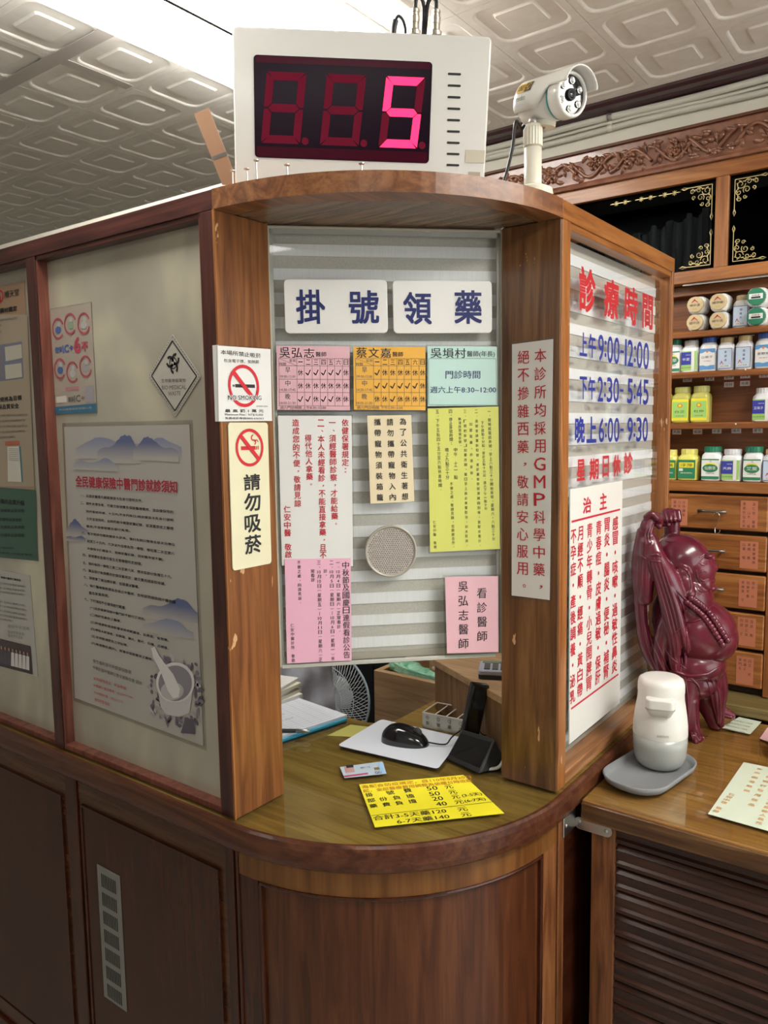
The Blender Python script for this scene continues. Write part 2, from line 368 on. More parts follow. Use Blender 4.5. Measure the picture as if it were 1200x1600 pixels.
# moulded ceiling tiles, one object each
TX, TY = .190, .1965; X0, Y0 = .061, -.010
def tile_mesh():
    hx, hy = TX/2-.0006, TY/2-.0006; b = MB(); N_ = 4
    def loop(wx, wy, r, z): return [(x_, y_, z) for x_, y_ in rrect(wx, wy, r, N_)]
    outer = [(hx,hy),(-hx,hy),(-hx,-hy),(hx,-hy)]
    # border ring from tile edge to outer rounded square, then a bevel up, a flat, a bevel down to the middle panel
    loops = [loop(TX-.0012, TY-.0012, .0012, 0), loop(.158, .164, .030, 0), loop(.152, .158, .028, .0010), loop(.146, .152, .026, .0036),
             loop(.090, .094, .009, .0036), loop(.085, .089, .008, .0022), loop(.080, .084, .007, .0002)]
    n = len(loops[0])
    for L_ in loops: b.v += [V(p) for p in L_]
    for k in range(len(loops)-1):
        for i in range(n): b.f.append((k*n+i, k*n+(i+1)%n, (k+1)*n+(i+1)%n, (k+1)*n+i))
    b.f.append(tuple((len(loops)-1)*n+i for i in range(n)))
    e = len(b.v); b.v += [V((p[0], p[1], .012)) for p in loops[0]]
    for i in range(n): b.f.append((i, (i+1)%n, e+(i+1)%n, e+i))
    return b
LX0, LX1, LY0, LY1 = -.345, .745, .4325, .8255      # hole for the lamp (multiples of the seams)
tb = tile_mesh(); t0 = tb.build('ceiling_tile', M_CEIL, smooth=False); tme = t0.data
for p in tme.polygons: p.use_smooth = False
bpy.data.objects.remove(t0)
ct = 0
for j in range(-7, 19):
    for i in range(-4, 6):
        x_, y_ = X0+TX*i, Y0+TY*j
        if LX0-.09 < x_ < LX1+.0 and LY0 < y_ < LY1: continue
        if x_+TX/2 > 1.20: continue
        o = bpy.data.objects.new('ceiling_tile', tme); COL.objects.link(o); o.parent = ceil; o.location = (x_, y_, CZ); ct += 1
# plain remainder of the ceiling
b = MB(); xa, xb, ya, yb = X0-TX*4.5, X0+TX*5.5+.0, Y0-TY*7.5, Y0+TY*18.5
for q in (((-4.4,-3.4),(xa,4.4)), ((xb,-3.4),(1.6,4.4)), ((xa,-3.4),(xb,ya)), ((xa,yb),(xb,4.4))):
    b.box((*q[0], CZ), (*q[1], CZ+.04))
b.build('ceiling_board', M_CEIL, ceil, kind='stuff')
# tapes over two seams
M_TAPE = mat('old_tape', (.50,.47,.44), .5)
for (x0, y0, x1, y1) in ((.128,.86,.165,1.62), (.165,1.055,.335,1.085)):
    tp = MB().box((x0, y0, CZ-.0022), (x1, y1, CZ-.0012)); tp.build('seam_tape', M_TAPE, ceil)

# ------------------------------------------------------------------ ceiling lamps
M_LIT = mat('lit_diffuser', (.9,.9,.9), .5, emit=(1, .975, .92), es=LAMP_MAIN)
M_LIT2 = mat('lit_diffuser_room', (.9,.9,.9), .5, emit=(1, .97, .90), es=LAMP_ROOM)
M_LIT3 = mat('lit_diffuser_dim', (.9,.9,.9), .5, emit=(1, .97, .90), es=LAMP_ROOM*.25)
def troffer(x0, y0, x1, y1, label, m_, div=True, z=CZ):
    t = thing('ceiling_lamp', label, 'ceiling lamp', ((x0+x1)/2, (y0+y1)/2, z)); f_ = .012
    b = MB()
    for q in ((x0,y0,x1,y0+f_), (x0,y1-f_,x1,y1), (x0,y0,x0+f_,y1), (x1-f_,y0,x1,y1)): b.box((q[0],q[1],z-.004), (q[2],q[3],z+.05))
    b.build('frame', WHITE, t)
    ym = (y0+y1)/2; g_ = .006
    if div:
        MB().box((x0+f_, ym-.004, z-.0405), (x1-f_, ym+.004, z+.02)).build('divider', mat('dark_divider', (.05,.05,.05), .5), t)
        for a_, c_ in ((y0+f_, ym-.004), (ym+.004, y1-f_)): MB().box((x0+f_, a_, z-.040), (x1-f_, c_, z+.012)).build('diffuser', m_, t)
    else: MB().box((x0+f_, y0+f_, z-.03), (x1-f_, y1-f_, z+.012)).build('diffuser', m_, t)
troffer(LX0, LY0, LX1, LY1, 'bright twin-tube ceiling lamp above the reception booth, behind the number display', M_LIT)
for i, (x_, y_) in enumerate([(-1.6,-.9), (.38,-1.2), (-2.6,1.5)]):
    troffer(x_-.6, y_-.2, x_+.6, y_+.2, ['bright ceiling lamp over the waiting area behind the camera', 'bright ceiling lamp on the right over the side table aisle', 'bright ceiling lamp on the far left of the waiting area'][i], [M_LIT3, M_LIT2, M_LIT3][i], z=CZ-.02)
lamp_l = None

# ================================================================== reception booth (built in, one thing)
B = thing('reception_booth', 'brown wooden reception booth with rounded corner, glass panels and service window', 'reception booth', (A, A, FL))
YE = 2.5; IN = .51          # far end of the left arm, depth of the counter
def arc(r, z=None, a0=0, a1=90, n=24, c=(A, A)):
    P = []
    for i in range(n+1):
        a = math.radians(a0+(a1-a0)*i/n); p = (c[0]-r*math.cos(a), c[1]-r*math.sin(a)); P.append(p if z is None else (*p, z))
    return P
def sweep(prof, r0=A, straight=True, a0=0, a1=90, n=28, y_end=YE, x_end=XR):
    """prof: list of (outward offset, z) run along left wall, round the corner and along the right panel"""
    b = MB(); st = []
    if straight: st.append(lambda q: (-q, y_end))
    for i in range(n+1):
        a = math.radians(a0+(a1-a0)*i/n); st.append(lambda q, a=a: (A-(r0+q)*math.cos(a), A-(r0+q)*math.sin(a)))
    if straight: st.append(lambda q: (x_end, -q))
    m_ = len(prof); vs = []
    for f in st:
        for q, z in prof: vs.append((*f(q), z))
    fs = [(k*m_+i, (k+1)*m_+i, (k+1)*m_+(i+1)%m_, k*m_+(i+1)%m_) for k in range(len(st)-1) for i in range(m_)]
    fs += [tuple(range(m_)), tuple((len(st)-1)*m_+i for i in range(m_))[::-1]]
    return b.add(vs, fs)
# counter slab and its glass
inner = [(XR, 0), (XR, .472), (.56, .472), (.525, .485), (IN, .52), (IN, YE), (0, YE)]
outl = arc(A) + inner
MB().prism([(x_, y_) for x_, y_ in outl], -.045, -.0065).build('counter_top', W_CT, B)
gl = arc(A+.004, a0=2, a1=88) + [(A, .004), (A, .11), (.118, A), (.004, A)]
gl2 = [(.004,A)] + arc(A+.006, a0=1, a1=89) + [(A,.004), (A+.03,.12), (.535,.12), (.535,.47), (.50,.50), (.50,.72), (.12,.72), (.12,A)]
MB().prism(gl2, -.0063, 0).build('counter_glass', GLASSC, B)
# nosing round the counter
nose = [(.0,-.050),(.010,-.050),(.016,-.044),(.018,-.034),(.018,-.014),(.016,-.004),(.013,.0005),(.0075,.0005),(.0075,-.006),(0,-.006)]
sweep(nose).build('counter_nosing', wood('nosing_wood', (.065,.018,.009), (.095,.030,.014), (.14,.050,.022), axis='y', rough=.28, worn=.0), B, smooth=False)
# top beam: fascia ring, straight beams, corner cap
fas = [(0, ZT), (0, ZB), (-.045, ZB), (-.045, ZT)]
sweep(fas, straight=False).build('curved_fascia', wood('fascia_wood', (.16,.06,.025), (.25,.10,.04), (.34,.15,.06), axis='x'), B)
MB().box((0, A, ZT), (.045, YE, ZB)).build('top_beam', W_MY, B, bevel=.001)
MB().box((A, 0, ZT), (XR, .045, ZB)).build('top_beam', W_TX, B, bevel=.001)
cap = arc(A-.044) + [(.62, .044), (.62, .25), (.25, .62), (.044, .62)]
MB().prism(cap, ZT+.001, ZB-.0015).build('soffit_board', wood('soffit_wood', (.13,.07,.04), (.20,.12,.07), (.27,.17,.10), axis='y', rough=.25), B)
# posts and jambs
MB().box((0, A+.0008, 0), (.05, A+PW, ZT)).build('post', W_MZ, B, bevel=.0015)
MB().box((A+.0008, 0, 0), (A+PW, .05, ZT)).build('post', W_TZ, B, bevel=.0015)
def jamb(x0, y0, x1, y1, m_): return MB().box((x0, y0, 0), (x1, y1, ZT)).build('jamb_board', m_, B, bevel=.001)
jamb(.0022, A-.0022, D, A+.016, W_TL)
jamb(A-.0022, .0022, A+.016, .117, wood('teak_jamb_dark', (.10,.042,.016), (.17,.075,.027), (.235,.115,.044), axis='z', worn=.8))
# light edge of the left jamb
MB().box((-.0006, A-.0032, 0), (.0022, A+.0008, ZT)).build('jamb_edging', W_TZ, B)
# left wall glazing
def frame_bars(bars, name, m_):
    for a_, b_ in bars: MB().box(a_, b_).build(name, m_, B, bevel=.001)
yA, yB, yC = A+PW, YM, YM+MW
MB().box((0, yB, 0), (.05, yC, ZT)).build('mullion', W_MZ, B, bevel=.0015)
MB().box((0, 1.56, 0), (.05, 1.56+MW, ZT)).build('mullion', W_MZ, B, bevel=.0015)
MB().box((0, 2.16, 0), (.05, 2.16+MW, ZT)).build('mullion', W_MZ, B, bevel=.0015)
M_REV = wood('reveal_wood', (.13,.04,.028), (.20,.065,.045), (.26,.095,.062), axis='z', rough=.4)
M_PANE = noisy('clouded_backed_glass', (.36,.325,.26), (.56,.52,.38), 3.2, .10, (1,1,.6), coat=.8, detail=3, lo=.4, hi=.62, c3=(.42,.385,.31))
spans = [(yA, yB), (yC, 1.56), (1.56+MW, 2.16)]
for (a_, b_) in spans:
    # moulding bead around each light: front step + reveal
    for q in (((.003, a_, .0), (.030, a_+.0045, ZT)), ((.003, b_-.0045, .0), (.030, b_, ZT))): MB().box(*q).build('glazing_bead', M_REV, B, bevel=.0008)
    MB().box((.003, a_, ZT-.009), (.030, b_, ZT)).build('glazing_bead', W_MY, B, bevel=.0008)
    MB().box((.004, a_, 0), (.030, b_, .0115)).build('glazing_bead', M_REV, B, bevel=.0008)
    MB().box((.0255, a_, .0), (.0295, b_, ZT)).build('window_pane', M_PANE, B)
# right panel glazing
xA, xB = A+PW, XR-.014
MB().box((xB, 0, 0), (XR, .05, ZT)).build('post', W_CB, B, bevel=.0015)
M_RAIL = wood('rail_wood', (.24,.10,.04), (.36,.17,.07), (.46,.24,.11), axis='x', worn=0)
MB().box((xA, .001, .0), (xB, .045, .026)).build('bottom_rail', M_RAIL, B, bevel=.002)
MB().box((xA, .003, ZT-.012), (xB, .030, ZT)).build('glazing_bead', W_TX, B, bevel=.0008)
MB().box((xA, .003, .026), (xA+.006, .030, ZT)).build('glazing_bead', W_DZ, B, bevel=.0008)
MB().box((xB-.0025, .003, .026), (xB, .030, ZT)).build('glazing_bead', W_TZ, B, bevel=.0008)
MB().box((xA, .014, .026), (xB, .018, ZT-.010)).build('window_pane', GLASS, B)
# service window acrylic
PC = .5425; RX = V((1,-1,0)).normalized(); PN = V((-1,-1,0)).normalized()
ZP0, ZP1 = .247, ZT-.002
PO = V((.123, PC-.123, 0)); PL = (.4235-.123)*math.sqrt(2)
MP = mat4(PO, RX, V((0,0,1)).cross(RX)*1.0, V((0,0,1)))   # x along pane, y away from the customer, z up
MB().box((0, 0, ZP0), (PL, .004, ZP1), MP).build('service_window_pane', GLASS, B)
M_SIL = mat('yellowed_silicone', (.48,.44,.35), .35)
for q in (((0,-.002,ZP0-.003),(.0035,.006,ZP1)), ((PL-.0035,-.002,ZP0+.0),(PL,.006,ZP1)), ((0,-.002,ZP1-.004),(PL,.006,ZP1)),):
    MB().box(*q, MP).build('silicone_seal', M_SIL, B, bevel=.001)
M_FRM = mat('frosted_edge_strip', (.42,.43,.39), .35)
MB().box((0,.0045,ZP0), (.009,.010,ZP1), MP).build('edge_strip', M_FRM, B)
MB().box((PL-.009,.0045,ZP0), (PL,.010,ZP1), MP).build('edge_strip', M_FRM, B)
MB().box((.0,.0045,ZP1-.012), (PL,.010,ZP1), MP).build('edge_strip', M_FRM, B)
MB().box((.004,-.001,ZP0-.006), (PL-.012,.007,ZP0+.001), MP).build('edge_strip', mat('worn_bottom_edge', (.50,.50,.46), .3), B, bevel=.001)

# ---- lower body
MB().box((.006, A, FL+.08), (.030, YE, -.045)).build('lower_board', W_DY, B)
kick = MB(); sweep([(-.03, FL), (-.03, FL+.08), (-.05, FL+.08), (-.05, FL)]).build('kick_board', W_DY, B)
body = sweep([(-.006, FL+.08), (-.006, -.045), (-.026, -.045), (-.026, FL+.08)], straight=False, a0=0, a1=90)
body.build('curved_panel', wood('curved_panel_wood', (.060,.017,.006), (.095,.028,.009), (.13,.042,.014), axis='z', rough=.30, coat=.2), B)
sweep([(-.0062, -.098), (-.0062, -.045), (-.001, -.045), (-.001, -.098)], straight=False, a0=0, a1=90).build('curved_top_rail', wood('rail_teak', (.13,.046,.010), (.19,.075,.018), (.24,.105,.028), axis='z', scale=.5), B)
bead = [(-.002,-.104),(-.002,-.098),(.0015,-.0985),(.0025,-.101),(.0015,-.1035)]
sweep(bead, straight=False, a0=7.5, a1=82).build('curved_moulding', W_DX, B)
def vbar(a, w_, q0, q1, z0, z1, name, m_):
    da = w_/A/2; pts = [(A-(A+q)*math.cos(a+s_*da), A-(A+q)*math.sin(a+s_*da)) for q, s_ in ((q0,-1),(q1,-1),(q1,1),(q0,1))]
    MB().prism(pts, z0, z1).build(name, m_, B, bevel=.0008)
for a in (7.5, 82): vbar(math.radians(a), .006, -.0062, .0015, FL+.2, -.1015, 'moulding_strip', W_DZ)
for a, w_ in ((3.2, .052), (86.6, .05)): vbar(math.radians(a), w_, -.0062, -.001, FL+.08, -.0975, 'curved_stile', W_BR if a > 45 else W_DZ)
vbar(math.radians(.4), .006, -.006, .002, FL+.08, -.05, 'moulding_strip', W_DZ)
MB().box((A, .004, FL+.08), (XR, .030, -.045)).build('lower_board', W_DX, B)
MB().box((A+.004, -.001, FL+.08), (A+.030, .0045, -.050)).build('stile', W_BR, B, bevel=.001)
# left doors: stiles, raised panel, bead, grille
def door(y0, y1, idx):
    z0, z1 = FL+.14, -.056
    o = MB().box((-.001, y0, z0), (.0055, y1, z1)).build('door', wood('door_frame_wood%d' % idx, (.06,.020,.006), (.085,.030,.009), (.11,.042,.013), axis='y', rough=.25), B, bevel=.001)
    i0, i1, k0, k1 = y0+.020, y1-.018, z0+.05, z1-.053
    MB().box((-.0042, i0, k0), (-.001, i1, k1)).build('raised_panel', wood('panel_wood%d' % idx, (.042,.012,.005), (.055,.016,.006), (.07,.021,.008), axis='z', rough=.25, coat=.08), o, bevel=.0005)
    bd = MB()
    for q in (((-.0065,i0-.004,k0-.004),(-.001,i0,k1+.004)), ((-.0065,i1,k0-.004),(-.001,i1+.004,k1+.004)), ((-.0065,i0,k1),(-.001,i1,k1+.004)), ((-.0065,i0,k0-.004),(-.001,i1,k0))): bd.box(*q)
    bd.build('panel_bead', W_DY, o)
    g0 = i1-.045-.079; G = MB()
    gz1, gz0 = -.222, -.522
    G.box((-.0062, g0, gz0), (-.0042, g0+.079, gz1)); G.build('ventilation_grille', GREYM, o, bevel=.0005)
    H = MB(); nblk = 7
    for k in range(nblk):
        zc = gz1-.030-(gz1-gz0-.052)*k/(nblk-1)*1.0
        for c_ in range(9):
            yy = g0+.016+.047*c_/8
            for r_ in (0,): H.box((-.0068, yy-.0012, zc-.0145), (-.0060, yy+.0012, zc+.0145))
    H.build('grille_slots', GREYH, o, kind='stuff')
MB().box((-.004, A+.004, FL+.1), (.006, A+.024, -.05)).build('stile', W_DZ, B, bevel=.001)
door(A+.026, .908, 1)
MB().box((-.006, .910, FL+.1), (.006, .950, -.05)).build('stile', W_DZ, B, bevel=.002)
door(.953, 1.46, 2)
MB().box((-.006, 1.462, FL+.1), (.006, 1.502, -.05)).build('stile', W_DZ, B, bevel=.002)
MB().box((-.010, .028+A, FL+.08), (.006, YE, FL+.135)).build('plinth', W_DY, B, bevel=.002)
# inner faces so that the booth is closed when seen from inside
MB().box((IN-.02, .52, FL), (IN, YE, -.045)).build('inner_board', W_DY, B)

# ---- zebra roller blinds
M_BAND = noisy('blind_white_fabric', (.74,.77,.77), (.80,.82,.82), 400, .7, (1,1,.05), detail=2)
M_SHEER = noisy('blind_sheer_fabric', (.46,.45,.40), (.53,.52,.46), 300, .7, detail=2)
def zebra(label, M, L_, z0, z1, first, pitch=.0425, hb=.0205):
    t = thing('roller_blind', label, 'blind', M=M)
    MB().box((0, 0, z0), (L_, .0012, z1)).build('sheer_backing', M_SHEER, t, world=False)
    k = 0; z = first
    while z > z0+.01:
        a_, b_ = max(z-hb, z0), min(z, z1); MB().box((.0005, -.0022, a_), (L_-.0005, -.0008, b_)).build('fabric_band', M_BAND, t, world=False); z -= pitch; k += 1
    MB().box((0, -.002, z0-.014), (L_, .006, z0)).build('bottom_rail', mat('blind_rail', (.40,.38,.32), .5), t, world=False)
    MB().tube([(0,.02,z1-.010),(L_,.02,z1-.010)], .013, 12).build('roller', M_FRM, t, world=False, smooth=True)
MZ = mat4(PO + PN*-.022 + V((0,0,0)), RX, -PN, V((0,0,1)))
zebra('grey and white striped zebra blind behind the service window', MZ, PL-.004, ZP0+.012, 1.030, 1.010)
zebra('grey and white striped zebra blind behind the right-hand clinic hours glass', mat4((xA+.002, .040, 0), (1,0,0), (0,1,0), (0,0,1)), xB-xA-.004, .035, 1.026, 1.003)

# ================================================================== signs on the service window (plane PO, PN)
def Z3(x, y): return (400+x/2.857, 330+y/2.857)
def Z4(x, y): return (420+x/3.158, 620+y/3.158)
PLQ = mat('white_acrylic_plaque', (.80,.79,.76), .25, coat=.4)
def win(name, label, cat, cs, m_, **k): return sheet(name, label, cat, cs, PO+PN*.0, PN, m_, **k)
s = win('wall_plaque', 'white rounded plaque reading 掛號 in dark blue, left of the two on the service window', 'sign', [Z3(122,305),Z3(583,307),Z3(585,545),Z3(127,546)], PLQ, th=.004, radius=.008, group=None)
s.split = [0]
s.rect('掛', *Z3(178,352), *Z3(308,505), NAVY, bold=.018, res=4); s.rect('號', *Z3(413,355), *Z3(547,505), NAVY, bold=.018, res=4); s.flush(s.t, 'lettering')
s = win('wall_plaque', 'white rounded plaque reading 領藥 in dark blue, right of the two on the service window', 'sign', [Z3(607,311),Z3(1048,312),Z3(1052,545),Z3(610,546)], PLQ, th=.004, radius=.008)
s.split = [0]
s.rect('領', *Z3(655,362), *Z3(782,508), NAVY, bold=.018, res=4); s.rect('藥', *Z3(882,355), *Z3(1005,505), NAVY, bold=.018, res=4); s.flush(s.t, 'lettering')
def timetable(label, x0, y0, x1, y1, m_, name, rows, foot, gx):
    s = win('timetable_card', label, 'timetable', [Z3(x0,y0),Z3(x1,y0+2),Z3(x1+1,y1+1),Z3(x0+3,y1-2)], m_, film=.003)
    dx = x0-92
    s.line(name, Z3(dx+106,631), Z3(dx+258,634), 44, BLACK, bold=.008) if False else None
    for i, c in enumerate(name): s.rect(c, *Z3(dx+105+54*i,608+2*i), *Z3(dx+152+54*i,655), BLACK, bold=.008)
    s.rect('醫師', *Z3(dx+266,628), *Z3(dx+314,650), BLACK, bold=.005)
    ys = [657, 690, 750, 808, 868]; xs = [102, 182, 215, 250, 285, 318, 350, 385, 417]
    for y in ys: s.seg(Z3(dx+xs[0],y), Z3(dx+xs[-1],y+2), .0006, GREYI)
    for x in xs: s.seg(Z3(dx+x,657), Z3(dx+x+2,868), .0006, GREYI)
    s.seg(Z3(dx+102,657), Z3(dx+182,690), .0005, GREYI)
    s.rect('星期', *Z3(dx+148,661), *Z3(dx+178,674), GREYI); s.rect('時間', *Z3(dx+104,676), *Z3(dx+134,689), GREYI)
    for i, c in enumerate('一二三四五六日'):
        x = dx+(xs[i+1]+xs[i+2])/2
        s.rect(c, *((Z3(x-10,671)+Z3(x+10,675)) if c == '一' else (Z3(x-10,663)+Z3(x+10,686))), BLACK)
    for r in range(3):
        yc = (ys[r+1]+ys[r+2])/2; s.rect('早中晚'[r], *Z3(dx+131,yc-24), *Z3(dx+153,yc+2), GREYI, bold=.01)
        s.rect(['09:00-12:00','14:30-17:45','18:00-21:30'][r], *Z3(dx+107,yc+13), *Z3(dx+176,yc+24), GREYI)
        for i, c in enumerate(rows[r]):
            x = dx+(xs[i+1]+xs[i+2])/2; s.rect(c, *Z3(x-12,yc-12), *Z3(x+12,yc+14), BLACK, bold=.004)
    s.rect(foot, *Z3(dx+108,870), *Z3(dx+312,884), GREYI, bold=.004); s.flush(s.t, 'printing')
PINK = mat('pink_paper', (.78,.46,.52), .5, coat=.2); ORNG = mat('orange_paper', (.85,.45,.06), .5, coat=.2); MINT = mat('mint_paper', (.52,.74,.68), .4, coat=.5)
timetable('pink laminated doctor timetable card, leftmost of the three cards below the blue lettered plaques', 92, 602, 418, 888, PINK, '吳弘志', ['休√√√√√休','休休休休休休休','√√休√√休休'], '週六門診時間 上午8:30~12:00', 0)
timetable('orange laminated doctor timetable card between the pink card and the mint green card', 434, 605, 755, 888, ORNG, '蔡文嘉', ['√休休休休休休','√√√√√√休','休休√休休休休'], '週六門診時間 下午2:30~6:00', 0)
s = win('timetable_card', 'mint green laminated card with Saturday clinic hours, below the right plaque', 'timetable', [Z3(765,603),Z3(1074,605),Z3(1077,868),Z3(766,870)], MINT, film=.003)
for i, c in enumerate('吳塤村'): s.rect(c, *Z3(778+54*i,612), *Z3(828+54*i,656), BLACK, bold=.008)
s.rect('醫師(年長)', *Z3(940,624), *Z3(1064,654), BLACK, bold=.004)
for q in ((770,658,1070,658),(770,864,1073,866),(770,658,770,864),(1070,658,1073,866)): s.seg(Z3(q[0],q[1]), Z3(q[2],q[3]), .0006, GREYI)
s.rect('門診時間', *Z3(845,712), *Z3(1000,748), NAVY, bold=.004); s.rect('週六上午8:30~12:00', *Z3(777,782), *Z3(1070,812), NAVY, bold=.004); s.flush(s.t)
# white notice with red columns
s = win('paper_notice', 'white paper notice with red vertical writing, left edge of the service window', 'notice', [Z4(45,93),Z4(408,93),Z4(415,835),Z4(65,832)], PAPER, film=.002)
s.split = [0]
for body, a, b in (('依健保署規定：',(376,108),(378,382)),('一、須經醫師診察，才能給藥。',(312,108),(326,645)),('二、本人未經看診，不能直接拿藥，且不',(256,110),(268,800)),
                   ('得代他人拿藥。',(193,185),(203,450)),('造成您的不便，敬請見諒',(132,108),(143,545)),('仁安中醫',(90,535),(93,690)),('敬啟',(94,722),(97,795))):
    s.col(body, Z4(*a), Z4(*b), 11, RED, bold=.012)
s.flush(s.t, 'lettering')
s = win('paper_notice', 'buff paper notice about pets with black vertical writing, above the round speaking grille', 'notice', [Z4(485,93),Z4(702,90),Z4(718,516),Z4(501,527)], mat('buff_paper', (.80,.68,.46), .5), film=.001)
s.split = [0]
for body, a, b in (('為了公共衛生著想',(660,95),(672,517)),('請勿攜帶寵物入內',(596,98),(612,520)),('攜帶寵物須裝箱籠',(534,98),(549,522))): s.col(body, Z4(*a), Z4(*b), 10.5, BLACK, bold=.012)
s.flush(s.t, 'lettering')
s = win('paper_notice', 'yellow-green laminated notice with small black writing, below the mint card', 'notice', [Z4(783,58),Z4(1132,48),Z4(1140,750),Z4(795,766)], mat('yellow_green_paper', (.68,.70,.16), .35, coat=.5), film=.003)
for body, a, b, w_ in (('五、下午五點四十五分至六點休息時間。',(830,62),(846,470),5.4),('四、停止掛號時間：',(895,62),(900,240),5.4),('中午　十二　點',(920,250),(922,408),6),('晚上九點三十分',(878,250),(881,408),6),
    ('不便之處，敬請見諒，也謝謝合作。',(900,420),(910,750),5),('三、「預約掛號」如要改期，當日早上務必來電取消，如未取消，',(966,60),(975,745),4.6),('無法改現場掛號。',(940,100),(943,250),4.6),
    ('二、過號者請重新取號，夜診最後掛號須親自到場，並配合看診。',(1022,60),(1040,745),4.6),('如要取藥，亦須掛號。',(995,120),(1000,420),4.6),
    ('一、現場或電話掛號，早上八點三十分開始掛號，星期六．八點三十分',(1085,62),(1108,710),5),('下午兩點十分起，夜診五點十分起，週六下午一點十分',(1052,120),(1070,560),4.6),('仁安中醫　敬啟',(816,608),(820,750),4.6)):
    s.col(body, Z4(*a), Z4(*b), w_, BLACK)
s.flush(s.t, 'lettering')
s = win('paper_notice', 'pink holiday notice with black vertical writing, below the white red-lettered notice', 'notice', [Z4(78,800),Z4(403,795),Z4(408,1298),Z4(90,1313)], mat('bright_pink_paper', (.86,.47,.62), .5), off=.0026)
for body, a, b, w_ in (('中秋節及國慶日連假看診公告',(378,810),(384,1288),11),('一、10月4日（星期六）正常看診。',(340,805),(346,1165),6),('二、10月5日（星期日）－10月6日（星期一）休',(308,805),(316,1300),6),('診。',(278,848),(280,888),6),
    ('三、10月10日（星期五）－10月11日（星期六）正',(246,805),(255,1305),6),('常看診',(215,848),(218,912),6),('不便之處，尚請見諒。',(148,805),(154,1025),5.5),('仁安中醫診所　敬啟',(115,1115),(121,1308),5.5)):
    s.col(body, Z4(*a), Z4(*b), w_, BLACK, bold=.006)
s.flush(s.t, 'lettering')
# card holder, lower right
s = win('card_holder', 'clear acrylic holder with pink 看診醫師 name card, lower right of the service window', 'card holder', [Z4(858,880),Z4(1146,876),Z4(1150,1272),Z4(868,1284)], clear('holder_acrylic', (.9,.92,.9), .05), off=.001, th=.004)
s2 = Surf(s.o, s.x, s.n, s.off); s2.quad([Z4(866,886),Z4(1127,882),Z4(1129,1255),Z4(876,1262)], PINK); s2.ink[(PINK.name,0)][0].build('pink_card', PINK, s.t); s2.ink = {}
s2.off += .0006
s2.col('看診醫師', Z4(1046,930), Z4(1050,1212), 16, BLACK, bold=.008); s2.col('吳弘志醫師', Z4(955,898), Z4(958,1248), 16, BLACK, bold=.008); s2.flush(s.t, 'lettering')
# speaking grille
g = pxp(*Z4(602,762), PO, PN); Rg = .0475
M_PERF = noisy('perforated_metal', (.36,.32,.29), (.62,.56,.52), 900, .45, metal=.3, detail=0, lo=.45, hi=.5)
t = thing('speaking_grille', 'round perforated metal speaking grille in the middle of the service window', 'speaking grille', M=mat4(g, RX, V((0,0,1)), PN))
MB().lathe([(.0001,.0008),(Rg-.002,.0008),(Rg-.002,.0003),(.0001,.0003)], 48, None, cap=False).build('perforated_disc', M_PERF, t, world=False)
MB().lathe([(Rg-.003,.0003),(Rg-.003,.0028),(Rg,.0034),(Rg+.0015,.0025),(Rg+.0015,.0003)], 48, None, cap=False).build('rim', mat('grille_rim', (.45,.42,.36), .4, .4), t, world=False, smooth=True)
H = MB(); pt = .0042
for i in range(-12, 13):
    for j in range(-13, 14):
        x_ = (i+(j%2)*.5)*pt; y_ = j*pt*.866
        if math.hypot(x_, y_) < Rg-.005: H.poly([(x_+.0013*math.cos(k*PI/3), y_+.0013*math.sin(k*PI/3), .00095) for k in range(6)])
H.build('perforations', mat('perforation_dark', (.16,.14,.12), .8), t, world=False, kind='stuff')

# ================================================================== signs on the left jamb (plane y = A)
JO, JN = V((0, A-.0022, 0)), V((0,-1,0))
def Z7(x, y): return (330+x/4.209, 520+y/4.209)
s = sheet('no_smoking_notice', 'white NO SMOKING paper notice taped to the left jamb of the service window', 'notice', [Z7(37,84),Z7(385,108),Z7(395,580),Z7(45,583)], JO, JN, PAPER, off=.0012, film=.002)
s.line('本場所禁止吸菸', Z7(55,126), Z7(320,153), 7.5, BLACK, bold=.01); s.line('包含電子煙、加熱菸', Z7(76,182), Z7(308,193), 5.5, BLACK, bold=.006)
def nosmoke(s, c, rx, ry, kind):
    cx, cy = s.loc(*c); r = abs(s.loc(c[0]+rx, c[1])[0]-cx); r = (r + abs(s.loc(c[0], c[1]+ry)[1]-cy))/2
    RD = mat('sign_red', (.62,.015,.03), .4); 
    if kind == 0:
        s.seg((cx-r*.55,cy), (cx+r*.72,cy), r*.16, BLACK, 0, False); s.seg((cx-r*.72,cy), (cx-r*.58,cy), r*.10, GREYI, 0, False)
    else:
        s.seg((cx-r*.62,cy-r*.02), (cx+r*.42,cy-r*.02), r*.20, RD, 0, False); s.seg((cx+r*.48,cy-r*.02), (cx+r*.54,cy-r*.02), r*.20, RD, 0, False); s.seg((cx+r*.60,cy-r*.02), (cx+r*.66,cy-r*.02), r*.20, RD, 0, False)
        s.ring(cx+r*.28, cy+r*.52, r*.10, r*.17, RD, 90, 290, 10); s.ring(cx+r*.33, cy+r*.28, r*.08, r*.15, RD, -80, 110, 10); s.ring(cx+r*.5, cy+r*.28, r*.08, r*.14, RD, 0, 180, 8)
    s.ring(cx, cy, r*.84, r, RD, layer=1); a = -PI/4 if kind == 0 else -PI/4
    s.seg((cx-r*.64, cy+r*.64), (cx+r*.64, cy-r*.64), r*.22, RD, 2, False); return cx, cy, r
nosmoke(s, Z7(208,350), 24.2, 32.5, 0)
s.quad([Z7(98,408),Z7(322,410),Z7(322,444),Z7(98,442)], PAPER, 2) if False else None
s.line('NO SMOKING', Z7(102,426), Z7(320,428), 8.6, mat('halo_white', (.85,.85,.85), .5), bold=.10, layer=3); s.line('NO SMOKING', Z7(102,426), Z7(320,428), 7, BLACK, bold=.012, layer=4)
